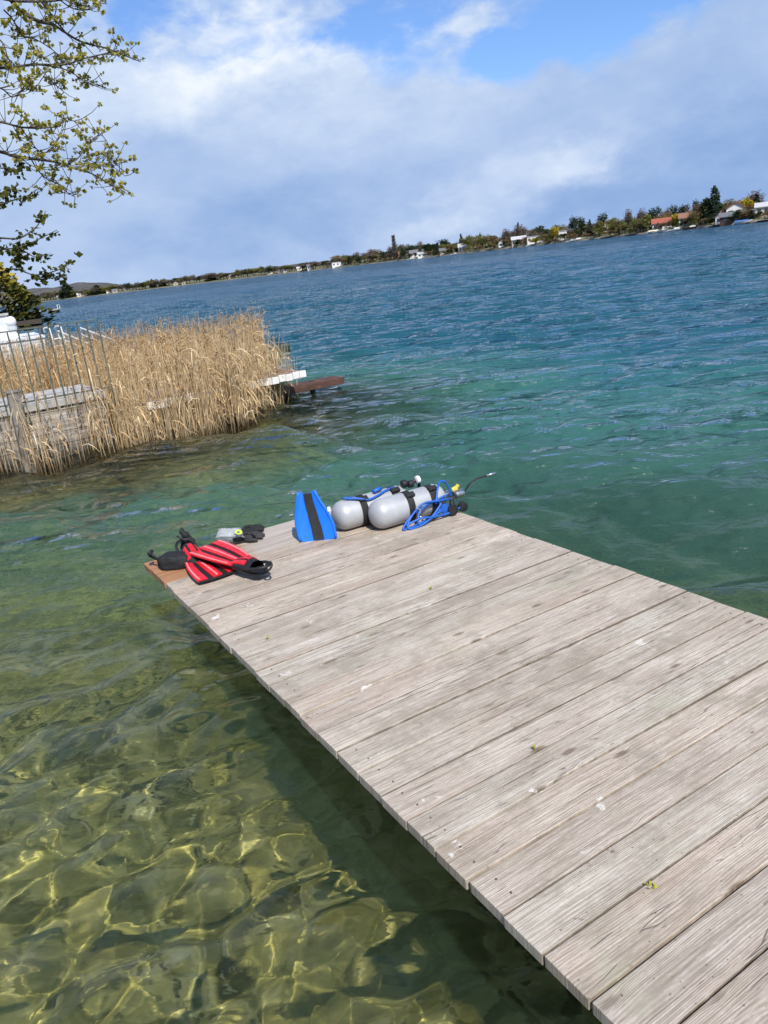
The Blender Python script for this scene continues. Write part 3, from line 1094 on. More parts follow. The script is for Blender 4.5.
t = empty('gear_pouch', dpx(176.5, 567), DA + R(-40), 'black zipped pouch with a loop handle on the brown end plank', 'pouch')
lump('pouch_body', BLACKF, (.100, .062, .056), 1.8, .10, 3.1, t, flat=.35, pw=.72)
mb = MB()
mb.tube(catmull([(-.10, 0, .05), (-.125, .0, .075), (-.15, .01, .09), (-.165, .02, .085), (-.155, .02, .068), (-.13, .01, .06), (-.10, .01, .045)], 6), .008, 8)
mb.tube([(-.145, -.012, .092), (-.15, .035, .095)], .011, 8)
mb.build('handle', BLACKF, t, smooth=True)
mb = MB()
mb.tube(catmull([(-.10, -.022, .072), (0, -.024, .082), (.10, -.022, .068)], 6), .003, 6)
mb.build('zip', simple('zip_tape', (.05, .05, .055), .5), t)

t = empty('mesh_bag', dpx(190, 553), DA, 'crumpled black mesh bag standing behind the red fins', 'bag')
lump('bag_body', BLACKF, (.046, .048, .066), 2.2, .34, 9.2, t, flat=.25, sub=4)
mb = MB()
mb.tube(catmull([(0, 0, .11), (-.015, .0, .13), (-.022, .01, .15), (-.012, .015, .16)], 5), [.024] * 5 + [.017] * 5 + [.010] * 6, 8)
mb.build('drawn_neck', BLACKF, t, smooth=True)

# ---- mask
t = empty('dive_mask', dpx(231, 545.5), DA + R(-50), 'clear dive mask with lime green clips beside the black gloves', 'dive mask')
t.rotation_euler = (R(-38), R(8), DA + R(-20))
t.location.z += .036
t.scale = (1, 1, .72)
vs, fs = [], []
SEG, RG = 32, 8
for i in range(RG):
    s = i / (RG - 1)
    for j in range(SEG):
        a = 2 * math.pi * j / SEG
        pinch = 1 - .35 * math.exp(-((a - 1.5 * math.pi) / .35) ** 2)
        rx, ry = .092 - .022 * s, (.072 - .022 * s) * pinch
        vs.append((rx * math.cos(a), ry * math.sin(a), .004 + .085 * s))
for i in range(RG - 1):
    for j in range(SEG):
        j2 = (j + 1) % SEG
        fs.append((i * SEG + j, i * SEG + j2, (i + 1) * SEG + j2, (i + 1) * SEG + j))
mb = MB()
mb.add(vs, fs)
sk_ = mb.build('skirt', SILI, t, smooth=True)
sk_.modifiers.new('thick', 'SOLIDIFY').thickness = .003
mb = MB()
for sx in (-1, 1):
    ring = [(sx * .040 + .032 * math.cos(a), .036 * math.sin(a), .090 + .004 * math.sin(a)) for a in np.linspace(0, 2 * math.pi, 25)]
    mb.tube(ring, .0045, 6, cap=False)
mb.build('frame', SILI, t, smooth=True)
for sx in (-1, 1):
    mb = MB()
    mb.slab([(sx * .040 + .030 * math.cos(a), .034 * math.sin(a)) for a in np.linspace(0, 2 * math.pi, 21)[:-1]], lambda a, b: .092, .003)
    mb.build('lens', SILI, t)
for px_, py_, pz_ in ((.052, -.075, .03), (.03, .07, .03)):
    mb = MB()
    ring = [(px_ + .017 * math.cos(a), py_, pz_ + .017 * math.sin(a)) for a in np.linspace(0, 2 * math.pi, 17)]
    mb.tube(ring, .007, 6, cap=False)
    mb.build('clip', LIME, t, smooth=True)
mb = MB()
sp_ = catmull([(.08, -.03, .03), (.12, -.06, .02), (.15, -.01, .015), (.14, .05, .02), (.09, .05, .03)], 6)
mb.tube(sp_, .009, 6)
mb.build('strap', BLACKR, t, smooth=True)

# ---- gloves
def glove(loc, rz, label, c, flip=1):
    t = empty('neoprene_glove', loc, rz, label, 'glove', 'pair of dark gloves')
    mt = simple('neoprene_' + ('a' if flip > 0 else 'b'), c, .8, bump=.4, bscale=150)
    mb = MB()
    pal = [(-.11, -.042), (-.02, -.05), (0, -.048), (.005, .046), (-.03, .05), (-.11, .04)]
    rows = [[(x_, y_ * q, .018 + .012 * (1 - q * q)) for q in (-1, -.5, 0, .5, 1)] for x_, y_ in ((-.12, .043), (-.06, .040), (0, .047), (.012, .044))]
    mb.strip(rows, .022)
    for k, (yy, ln) in enumerate(((-.036, .058), (-.013, .075), (.011, .070), (.034, .052))):
        b = .012 * ((k % 2) - .5)
        mb.tube(catmull([(-.005, yy, .016), (ln * .5, yy * 1.15 + b * .4, .022), (ln, yy * 1.25 + b, .014)], 4), [.0125] * 5 + [.012] * 3 + [.008], 8)
    mb.tube(catmull([(-.05, flip * .04, .016), (-.02, flip * .07, .020), (.02, flip * .082, .014)], 4), [.014] * 5 + [.012] * 3 + [.009], 8)
    mb.build('glove_body', mt, t, smooth=True)
    return t
glove(dpx(253, 532), DA + R(-4), 'black glove lying behind the grey glove at the edge of the jetty', (.009, .009, .010), 1)
glove(dpx(253, 539), DA + R(-14), 'dark grey glove lying in front of the black glove', (.030, .026, .028), -1)

# ---- fallen maple blossom
BLOS = leafmat('maple_blossom', (.30, .30, .03), (.55, .52, .08), .3)
br_ = random.Random(12)
def blossom_mesh():
    mb = MB()
    for k in range(6):
        a, l = br_.uniform(0, 6.28), br_.uniform(.007, .014)
        b = a + br_.uniform(-.5, .5)
        w_ = .0035
        p0 = Vector((br_.uniform(-.006, .006), br_.uniform(-.006, .006), .003))
        p1 = p0 + Vector((math.cos(a) * l, math.sin(a) * l, br_.uniform(.002, .012)))
        s_ = Vector((-math.sin(b), math.cos(b), 0)) * w_
        mb.add([p0 - s_ * .3, p0 + s_ * .3, (p0 + p1) / 2 + s_ + Vector((0, 0, .004)), p1, (p0 + p1) / 2 - s_], [(0, 1, 2, 3, 4)], br_.random())
    return mb
for px, py in ((652, 888), (535, 749), (268, 639), (431, 589)):
    o = blossom_mesh().build('fallen_blossom', BLOS)
    o.location = dpx(px, py, .002)
    tag(o, 'tiny yellow green blossom bit fallen on the jetty planks', 'blossom', 'blossom bits fallen on the jetty')
# ------------------------------------------------------------------ the neighbour's wall, railing, jetties and reeds
m, n, out = mat('weathered_wall_boards')
o = n.obj
g = n.noise(n.mapping(o, scale=(1.2, 20, 16)), 1.5, 5, .7)
c = n.ramp(g, [(.28, (.10, .085, .07)), (.45, (.30, .27, .235)), (.7, (.52, .49, .45))])
c = n.mix(n.mapr(n.noise(o, 3, 4, .6), .5, .66, 0, .7, True), c, (.15, .125, .10))
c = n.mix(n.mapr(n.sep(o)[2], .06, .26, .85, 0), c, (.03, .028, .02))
princ(n, out, c, .85, normal=n.bump(g, .7, .02))
WALLB = m
GREENM = simple('green_grey_paint', (.085, .10, .075), .55, var=.35, scale=30)
CONC = simple('pale_concrete', (.38, .37, .35), .85, var=.3, scale=9, bump=.4, bscale=40)
STONEW = simple('white_quay_stone', (.62, .64, .66), .7, var=.12, scale=5, bump=.2)
WHITEM = simple('white_enamel', (.78, .78, .78), .4, var=.06)
m, n, out = mat('flaking_white_boards')
o = n.obj
c = n.ramp(n.noise(o, 9, 5, .7), [(.34, (.30, .26, .20)), (.46, (.72, .71, .67)), (.8, (.82, .81, .78))])
princ(n, out, c, .6)
FLAKE = m
m, n, out = mat('rusty_brown_beam')
o = n.obj
c = n.ramp(n.noise(n.mapping(o, scale=(3, 12, 12)), 1.5, 5, .7), [(.3, (.035, .018, .013)), (.6, (.10, .045, .03)), (.8, (.20, .11, .08))])
princ(n, out, c, .7, normal=n.bump(n.noise(o, 30, 4), .4, .01))
RUST = m

WA = np.array(on_z(0, 472, 0)[:2])
WB = np.array(on_z(108, 448, 0)[:2])
wd = (WB - WA) / np.linalg.norm(WB - WA)
wn = np.array([-wd[1], wd[0]])                           # away from the camera
wang = math.atan2(wd[1], wd[0])
def wall_hit(px, py, off=0.0):
    """point of the wall's vertical face seen at a pixel"""
    d = ray(px, py)
    t = ((WA + wn * off - EYEV[:2]) @ wn) / (d[:2] @ wn)
    return EYEV + d * t
zt = float(np.mean([wall_hit(10, 405)[2], wall_hit(100, 393)[2]]))
xe = float((wall_hit(104, 393)[:2] - WA) @ wd)          # right-hand end
wr_ = empty('jetty_wall', (WA[0], WA[1], 0), wang, 'weathered grey board wall under the green railing, behind the reeds', 'wall')
mb = MB()
zz = -.5
wl = random.Random(3)
while zz < zt - .1:
    h = wl.uniform(.10, .17)
    h = min(h, zt - .1 - zz)
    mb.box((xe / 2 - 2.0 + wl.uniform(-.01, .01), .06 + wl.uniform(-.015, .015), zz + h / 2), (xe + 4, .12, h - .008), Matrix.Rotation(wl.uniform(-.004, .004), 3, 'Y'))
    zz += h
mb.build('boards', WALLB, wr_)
mb = MB()
mb.box((xe / 2 - 2.0, .62, zt - .05), (xe + 4.08, 1.3, .09), bev=.008)
mb.build('top_slab', CONC, wr_)
q = wall_hit(16, 415, -.09)
cp = empty('concrete_post', (q[0], q[1], 0), wang, 'pale concrete post standing in front of the board wall', 'post')
mb = MB()
mb.box((0, 0, -.04), (.14, .12, 1.9), Matrix.Rotation(.03, 3, 'Y'), bev=.015)
GREYC = simple('grey_concrete', (.19, .18, .165), .9, var=.35, scale=7, bump=.5, bscale=40)
mb.build('shaft', GREYC, cp)
mb = MB()
mb.box((.03, 0, .922), (.17, .14, .03), bev=.010)
mb.build('cap', GREYC, cp)

ra = empty('railing', (WA[0], WA[1], 0), wang, 'green grey metal bar railing on the board wall at left', 'railing')
zr = float(wall_hit(60, 324.5, -.03)[2])
xr1 = float((wall_hit(97, 321, -.03)[:2] - WA) @ wd)
sp_b = (xr1 - float((wall_hit(7, 328, -.03)[:2] - WA) @ wd)) / 9
mb = MB()
mb.box(((xr1 - 3.2) / 2 , -.03, zr), (xr1 + 3.2, .035, .014), bev=.003)
mb.build('top_rail', GREENM, ra)
mb = MB()
mb.box(((xr1 - 3.2) / 2, -.028, zt + .03), (xr1 + 3.2, .02, .02), bev=.003)
mb.build('bottom_rail', GREENM, ra)
bar = None
for k in range(22):
    if bar is None:
        mb = MB()
        mb.box((0, -.03, (zr + zt) / 2 - .11), (.016, .016, zr - zt + .20))
        bar = mb.build('bar', GREENM, ra)
        b = bar
    else:
        b = bar.copy()
        COL.objects.link(b)
        b.parent = ra
    b.location = (xr1 - .008 - k * sp_b, 0, 0)
    b.rotation_euler = (0, R(wl.uniform(-.6, .6)), 0)

# flaking white jetty behind the reeds
JZ = .46
ja, jb = np.array(on_z(150, 402, JZ)), np.array(on_z(304, 370.5, JZ))
jl = float(np.linalg.norm((jb - ja)[:2]))
jang = math.atan2(jb[1] - ja[1], jb[0] - ja[0])
jt = empty('small_jetty', (ja[0], ja[1], 0), jang, 'small jetty with flaking white edge board behind the reeds', 'jetty')
mb = MB()
for k in range(int(jl / .14) + 1):
    mb.box((k * .14, .55, JZ - .018), (.134, 1.1, .03), tone=wl.random())
mb.build('planks', simple('old_brown_planks', (.24, .17, .12), .85, var=.35, scale=6), jt)
mb = MB()
for k in range(int(jl / .12) + 1):
    mb.box((k * .12, -.02, JZ - .05 + wl.uniform(-.008, .008)), (.112, .025, .10), bev=.004)
mb.build('edge_boards', FLAKE, jt)
for xx in (.4, jl * .5, jl - 1.1):
    mb = MB()
    mb.tube([(xx, .45, -1.2), (xx, .45, JZ - .04)], .06, 10)
    mb.build('pile', DARKW, jt)
# brown beam lying just above the water
ba, bb = np.array(on_z(278, 398, .05)), np.array(on_z(345, 384.5, .05))
bl_ = float(np.linalg.norm((bb - ba)[:2]))
bt = empty('mooring_beam', (ba[0], ba[1], 0), math.atan2(bb[1] - ba[1], bb[0] - ba[0]), 'rusty brown beam sticking out of the reeds over the water', 'beam')
mb = MB()
mb.box((bl_ / 2, .06, .12), (bl_, .10, .11), bev=.008)
mb.build('beam_body', RUST, bt)
mb = MB()
mb.box((bl_ / 2 - .01, .22, .17), (bl_ - .05, .22, .02), bev=.004)
mb.build('top_board', RUST, bt)
for xx in (.2, bl_ - .5):
    mb = MB()
    mb.tube([(xx, .2, -1.0), (xx, .2, .19)], .045, 10)
    mb.build('pile', DARKW, bt)

# reed stems: thin bent tubes with a few hanging blades
def reeds(name, pts, hts, seed, label=None, lean=(0.0, 0.0), hue=(0.0, 1.0), thick=1.0, blades=2):
    g = np.random.default_rng(seed)
    k = len(pts)
    V, T, Fq = [], [], []
    base = 0
    SEGS = 5
    for (bx_, by_, bz_), H in zip(pts, hts):
        a = g.uniform(0, 6.283)
        tilt = g.normal(0, .085)
        if g.random() < .045:
            tilt += g.choice([-1, 1]) * g.uniform(.2, .5)
        dx, dy = math.cos(a) * tilt + lean[0], math.sin(a) * tilt + lean[1]
        bend = g.normal(0, .07)
        b2 = a + g.uniform(-1, 1)
        tone = g.uniform(*hue)
        r0 = g.uniform(.0032, .0058) * thick
        for i in range(SEGS + 1):
            s = i / SEGS
            cx = bx_ + dx * s * H + bend * math.cos(b2) * s * s * H
            cy = by_ + dy * s * H + bend * math.sin(b2) * s * s * H
            cz = bz_ + s * H * (1 - .3 * min(1, tilt * tilt))
            r = r0 * (1 - .65 * s)
            for j in range(3):
                t_ = a + j * 2.094
                V.append((cx + r * math.cos(t_), cy + r * math.sin(t_), cz))
                T.append(tone)
        for i in range(SEGS):
            for j in range(3):
                j2 = (j + 1) % 3
                Fq.append((base + i * 3 + j, base + i * 3 + j2, base + i * 3 + 3 + j2, base + i * 3 + 3 + j))
        base += 3 * (SEGS + 1)
        for b_ in range(g.poisson(blades)):
            s = g.uniform(.2, .95)
            px_ = bx_ + dx * s * H + bend * math.cos(b2) * s * s * H
            py_ = by_ + dy * s * H + bend * math.sin(b2) * s * s * H
            pz_ = bz_ + s * H
            ba_ = g.uniform(0, 6.283)
            ln, up = g.uniform(.12, .34), g.uniform(-.5, .9)
            w_ = g.uniform(.003, .007) * thick
            wx_, wy_ = -math.sin(ba_) * w_, math.cos(ba_) * w_
            for q, wk in ((0, .8), (.4, 1), (.75, .7), (1, .15)):
                qx = px_ + math.cos(ba_) * ln * q * .7
                qy = py_ + math.sin(ba_) * ln * q * .7
                qz = pz_ + ln * (up * q - .75 * q * q)
                V += [(qx - wx_ * wk, qy - wy_ * wk, qz), (qx + wx_ * wk, qy + wy_ * wk, qz + .004)]
                T += [tone * .9 + .05] * 2
            for q in range(3):
                Fq.append((base + q * 2, base + q * 2 + 1, base + q * 2 + 3, base + q * 2 + 2))
            base += 8
        if g.random() < .16:                               # old plume at the tip
            px_, py_, pz_ = cx, cy, cz
            for b_ in range(5):
                ba_ = g.uniform(0, 6.283)
                ln = g.uniform(.05, .12)
                w_ = .006
                q0 = (px_, py_, pz_ - g.uniform(0, .1))
                q1 = (q0[0] + math.cos(ba_) * ln * .6 + .03, q0[1] + math.sin(ba_) * ln * .6, q0[2] + ln * .3)
                V += [(q0[0] - w_, q0[1], q0[2]), (q0[0] + w_, q0[1], q0[2]), (q1[0] + w_, q1[1], q1[2]), (q1[0] - w_, q1[1], q1[2])]
                T += [.12] * 4
                Fq.append((base, base + 1, base + 2, base + 3))
                base += 4
    return raw_mesh(name, V, Fq, REED, {'tone': T})

m, n, out = mat('dry_reed')
tn = n.attr('tone')
c = n.ramp(tn, [(0, (.25, .15, .07)), (.3, (.52, .34, .17)), (.65, (.68, .50, .28)), (1, (.80, .66, .44))])
wet = n.mapr(n.sep(n.pos)[2], -.02, .16, .75, 0)
c = n.mix(wet, c, (.06, .045, .025))
d1 = n.new('ShaderNodeBsdfDiffuse')
n.put(d1.inputs[0], c)
t1 = n.new('ShaderNodeBsdfTranslucent')
n.put(t1.inputs[0], c)
ms = n.new('ShaderNodeMixShader')
ms.inputs[0].default_value = .15
n.l.new(d1.outputs[0], ms.inputs[1])
n.l.new(t1.outputs[0], ms.inputs[2])
n.l.new(ms.outputs[0], out.inputs[0])
REED = m

g = np.random.default_rng(5)
FRONT = np.array([[-5.4, 8.65], [-4.4, 8.85], [-3.55, 9.12], [-2.65, 9.38], [-1.95, 9.95], [-1.45, 11.1], [-1.12, 12.5]])
def along(s):
    seg = np.linalg.norm(np.diff(FRONT, axis=0), axis=1)
    L = np.concatenate([[0], np.cumsum(seg)]) / seg.sum()
    return np.array([np.interp(s, L, FRONT[:, 0]), np.interp(s, L, FRONT[:, 1])])
P_, H_ = [], []
clump = [(g.random(), g.uniform(0, 1)) for _ in range(80)] + [(g.uniform(.7, 1), g.uniform(0, .5)) for _ in range(14)]
while len(P_) < 1700:
    if g.random() < .75:
        cs, cd = clump[g.integers(len(clump))]
        s, dd = cs + g.normal(0, .014), cd + abs(g.normal(0, .10))
    else:
        s, dd = g.random(), g.random()
    if not 0 <= s <= 1:
        continue
    p0 = along(s)
    if p0[0] < -3.5 and g.random() < .78:               # thinner in front of the wall
        continue
    wdt = .32 if p0[0] < -3.5 else 1.35 if p0[1] < 10.3 else .9
    back = np.array([-.45, .89]) if p0[1] < 10.5 else np.array([-.95, .3])
    q = p0 + back * dd * wdt + g.normal(0, .03, 2)
    off_ = (q - WA) @ wn
    al_ = (q - WA) @ wd
    if -.03 < off_ < 1.35 and al_ < xe + .05:
        continue
    P_.append((q[0], q[1], -.12))
    h = g.uniform(.6, 1.36) if p0[0] > -3.5 else g.uniform(.5, 1.15)
    if s > .72:
        h *= 1 - 1.25 * (s - .72)
        if g.random() < .3:
            P_.pop()
            continue
    if dd < .12:
        h *= g.uniform(.55, 1)
    H_.append(h + .12)
o = reeds('reed_bed', P_, H_, 31, lean=(.02, -.03), hue=(.35, 1.0), blades=1.2)
tag(o, 'pale dry reeds standing in the water along the near edge of the reed bed', 'reeds', kind='stuff')
P_, H_ = [], []
while len(P_) < 3600:
    d_ = 11.2 + 8.5 * g.random() ** 1.2
    px = g.uniform(-60, 262)
    if d_ < 13.2 and px > 225:
        continue
    q = at_d(px, 340, d_)
    off_, al_ = (q[:2] - WA) @ wn, (q[:2] - WA) @ wd
    if off_ < 1.5 and al_ < xe + .2:
        continue
    v2 = np.array([q[0] - ja[0], q[1] - ja[1]])
    ju = v2 @ np.array([math.cos(jang), math.sin(jang)])
    jv = v2 @ np.array([-math.sin(jang), math.cos(jang)])
    if -.1 < ju < jl + .1 and -.1 < jv < 1.2:
        continue
    P_.append((q[0], q[1], -.1))
    H_.append(g.uniform(.95, 1.38))
o = reeds('reed_bed', P_, H_, 32, lean=(.03, -.01), hue=(.05, .75), thick=1.2, blades=1.6)
tag(o, 'orange brown dry reeds filling the bay behind the railing and the small jetty', 'reeds', kind='stuff')

# ---- white quay far left with its ball finial, ladder rails and gangway
QD = 27.0
def qz(px, py, d=QD):
    return float(at_d(px, py, d)[2])
qa, qb = at_d(-120, 345, QD), at_d(46, 345, QD)
qang = math.atan2(qb[1] - qa[1], qb[0] - qa[0])
ql = float(np.linalg.norm((qb - qa)[:2]))
qt = qz(40, 335.5)
qr = empty('quay_wall', (qa[0], qa[1], 0), qang, 'pale grey stone quay wall beyond the reeds', 'quay wall')
mb = MB()
zz, row = -.6, 0
while zz < qt - .08:
    xx = -.3 * (row % 2)
    while xx < ql:
        w_ = min(.72, ql - xx)
        mb.box((xx + w_ / 2, 2.0, zz + .14), (w_ - .012, 4.0, .268), tone=wl.random())
        xx += .72
    zz += .28
    row += 1
mb.build('stones', STONEW, qr)
mb = MB()
mb.box((ql / 2, 2.0, zz + .035), (ql + .08, 4.1, .07), bev=.01)
mb.build('coping', STONEW, qr)
qtop = zz + .07
def on_quay(px, dpt):
    q = at_d(px, 330, QD + dpt)
    return (float(q[0]), float(q[1]), qtop)
ba_ = empty('stone_baluster', on_quay(12.5, .35), qang, 'white stone baluster with a ball on top at the end of the quay', 'baluster')
hb = qz(12, 317) - qtop
mb = MB()
mb.box((0, 0, .06), (.38, .38, .12), bev=.015)
mb.lathe([(.15, .12), (.11, .18), (.15, .3), (.16, .38), (.10, hb - .42), (.09, hb - .36), (.15, hb - .33), (.15, hb - .29), (.07, hb - .27)], 20)
mb.build('shaft', STONEW, ba_, angle=.6)
mb = MB()
mb.lathe([(.17 * math.sin(a) + .002, hb - .14 - .17 * math.cos(a)) for a in np.linspace(0, math.pi, 11)], 20)
mb.build('ball', WHITEM, ba_, smooth=True)
pe = empty('stone_pedestal', on_quay(2, .5), qang, 'square cream stone pedestal beside the white baluster', 'pedestal')
hp_ = qz(2, 316) - qtop
mb = MB()
mb.box((0, 0, hp_ / 2), (.46, .46, hp_), bev=.015)
mb.box((0, 0, .08), (.56, .56, .16), bev=.012)
mb.build('block', STONEW, pe)
mb = MB()
mb.box((0, 0, hp_ + .03), (.56, .56, .07), bev=.015)
mb.build('cap', CONC, pe)
be = empty('quay_bench', on_quay(30, .9), qang, 'small dark bench standing on the quay', 'bench')
mb = MB()
mb.box((0, 0, .26), (.85, .3, .04))
mb.build('seat', DARKW, be)
mb = MB()
mb.box((0, .14, .42), (.85, .03, .14))
mb.build('backrest', DARKW, be)
for sx in (-.36, .36):
    mb = MB()
    mb.box((sx, 0, .13), (.05, .28, .235))
    mb.build('leg', DARKW, be)
la = empty('swim_ladder', on_quay(49, -.1), qang, 'white bathing ladder with two curved handrails at the quay end', 'ladder')
hl_ = qz(50, 327) - qtop
for sx in (0, .34):
    mb = MB()
    mb.tube(catmull([(sx - .10, .3, hl_ * .35), (sx - .12, .25, hl_ * .8), (sx - .06, .12, hl_), (sx, 0, hl_ * .85), (sx + .02, -.02, hl_ * .3), (sx + .06, -.04, -.7)], 6), .030, 8)
    mb.build('handrail', WHITEM, la, smooth=True)
for k in range(3):
    mb = MB()
    mb.tube([(.05, -.04, -.15 - .22 * k), (.39, -.04, -.15 - .22 * k)], .022, 8)
    mb.build('rung', WHITEM, la)
ga_a, ga_b = at_d(58, 331, QD), at_d(92, 345, QD - 3.5)
gw = empty('gangway', (float(ga_a[0]), float(ga_a[1]), 0), 0, 'white railed gangway sloping down from the quay to the water', 'gangway')
dv = Vector(ga_b - ga_a)
dz0 = float(ga_a[2])
pn = Vector((-dv.y, dv.x, 0)).normalized() * .7
for sd in (Vector((0, 0, 0)), pn):
    for dn in (0, -.22):
        mb = MB()
        mb.tube([sd + Vector((0, 0, dz0 + dn)), sd + Vector((dv.x, dv.y, dz0 + dv.z + dn))], .024, 8)
        mb.build('handrail', WHITEM, gw)
    for q in (0, .33, .66, 1):
        mb = MB()
        mb.tube([sd + Vector((dv.x * q, dv.y * q, dz0 + dv.z * q - .5)), sd + Vector((dv.x * q, dv.y * q, dz0 + dv.z * q))], .02, 6)
        mb.build('post', WHITEM, gw)
mb = MB()
mb.add([(0, 0, dz0 - .5), (dv.x, dv.y, dz0 + dv.z - .5), (dv.x + pn.x, dv.y + pn.y, dz0 + dv.z - .5), (pn.x, pn.y, dz0 - .5),
        (0, 0, dz0 - .56), (dv.x, dv.y, dz0 + dv.z - .56), (dv.x + pn.x, dv.y + pn.y, dz0 + dv.z - .56), (pn.x, pn.y, dz0 - .56)],
       [(0, 1, 2, 3), (7, 6, 5, 4), (0, 4, 5, 1), (1, 5, 6, 2), (2, 6, 7, 3), (3, 7, 4, 0)])
mb.build('walkway', CONC, gw)
# land behind the quay
q1, q2 = at_d(10, 330, QD + 3.9), at_d(14, 330, 75)
m = bpy.data.materials['bank_grass']
mb = MB()
mb.slab([(float(qa[0]) - 40, float(q1[1]) - 2), (float(q1[0]) - 1, float(q1[1])), (float(q2[0]), float(q2[1])), (float(q2[0]) - 60, float(q2[1]) + 10)], lambda a, b: .5, 2)
tag(mb.build('bank', m), kind='structure')
# swimming raft out on the lake
fl = at_d(44, 311.5, 128)
rf_ = empty('swim_raft', (float(fl[0]), float(fl[1]), 0), .1, 'small grey bathing platform out on the water at left', 'raft')
mb = MB()
mb.box((0, 0, .45), (4.6, 2.2, .16), bev=.02)
mb.build('deck', CONC, rf_)
for sx in (-1.8, 1.8):
    mb = MB()
    mb.tube([(sx, -1, .18), (sx, 1, .18)], .2, 12)
    mb.build('float', DARKW, rf_)
mb = MB()
mb.tube([(2.2, -.6, .5), (2.2, -.6, 1.1), (2.2, .6, 1.1), (2.2, .6, .5)], .04, 6)
mb.build('handrail', WHITEM, rf_)
# ------------------------------------------------------------------ the far shore
def horizon_az(px):
    q = ray(px, CY - 250)
    yy = CY - 250
    for _ in range(4):                                   # walk onto the horizon in this column
        q = ray(px, yy)
        yy += q[2] * FPX
    q = ray(px, yy)
    return math.atan2(q[0], q[1]), yy
SH_PX = [-260, -60, 40, 120, 200, 280, 340, 400, 460, 520, 580, 640, 700, 768, 860, 1100]
SH_D = [1900, 1650, 1500, 1380, 1250, 1060, 880, 760, 650, 550, 460, 390, 335, 290, 250, 200]
SH_A = [horizon_az(p)[0] for p in SH_PX]
def shore(a):
    return float(np.interp(a, SH_A, SH_D))
OFFS = [-25, -2, 0, 1.5, 6, 15, 40, 120, 400]
ZS = [-4, -.5, .25, .7, 1.0, 1.7, 2.6, 4.5, 9]
def ground_z(o):
    return float(np.interp(o, OFFS, ZS))
def shore_pt(px, off):
    a, _ = horizon_az(px)
    d = shore(a) + off
    return Vector((math.sin(a) * d, math.cos(a) * d, ground_z(off))), a, d

m, n, out = mat('shore_grass')
p = n.pos
c = n.ramp(n.noise(p, .06, 5, .65), [(.3, (.07, .075, .03)), (.5, (.12, .12, .05)), (.7, (.20, .165, .10))])
c = n.mix(n.m('GREATER_THAN', .62, n.sep(p)[2]), c, (.16, .14, .115))
princ(n, out, c, .95)
SHOREM = m
AA = np.linspace(SH_A[0], SH_A[-1], 420)
V, F = [], []
for i, a in enumerate(AA):
    for o_, z_ in zip(OFFS, ZS):
        d = shore(a) + o_ + (2.5 * math.sin(i * .9) + 1.5 * math.sin(i * 2.3) if -3 < o_ < 5 else 0)
        V.append((math.sin(a) * d, math.cos(a) * d, z_ + (.25 * math.sin(i * 1.7 + o_) if o_ > 1 else 0)))
k = len(OFFS)
for i in range(len(AA) - 1):
    for j in range(k - 1):
        F.append((i * k + j, (i + 1) * k + j, (i + 1) * k + j + 1, i * k + j + 1))
tag(raw_mesh('far_shore', V, F, SHOREM), kind='structure')

# low wooded hill at the far left
HILLM, n, out = mat('wooded_hill')
p = n.pos
princ(n, out, n.ramp(n.noise(p, .03, 5, .7), [(.35, (.07, .075, .075)), (.6, (.12, .115, .11)), (.75, (.16, .15, .14))]), 1, normal=n.bump(n.noise(p, .05, 4, .7), 1, 8), spec=0)  # bare-wood grey, lightened in colour to paint in distance haze
V, F = [], []
hp = [(-200, 268 - 6), (-60, 289), (30, 291), (58, 289), (80, 284.5), (105, 284), (125, 286), (160, 284.5), (200, 277.5), (260, 269), (320, 262), (380, 256)]
NX, NY = 260, 12
hr_ = np.random.default_rng(8)
jag = np.convolve(hr_.normal(0, 1, NX + 20), np.ones(3) / 3, 'same')[:NX]
for i in range(NX):
    px = -200 + 560 * i / (NX - 1)
    a, yh = horizon_az(px)
    top = float(np.interp(px, [q[0] for q in hp], [q[1] for q in hp])) + .35 * jag[i]
    d0 = shore(a) + 260
    ztop = max(3.0, (yh - top) / FPX * (d0 + 250) * 1.03 + EYE)
    for j in range(NY):
        t = j / (NY - 1)
        d = d0 + 600 * t
        prof = math.sin(math.pi * min(1, t * 1.05 + .02)) ** .8
        V.append((math.sin(a) * d, math.cos(a) * d, 2 + (ztop - 2) * prof))
for i in range(NX - 1):
    for j in range(NY - 1):
        F.append((i * NY + j, (i + 1) * NY + j, (i + 1) * NY + j + 1, i * NY + j + 1))
tag(raw_mesh('wooded_hills', V, F, HILLM, None, True), kind='structure')

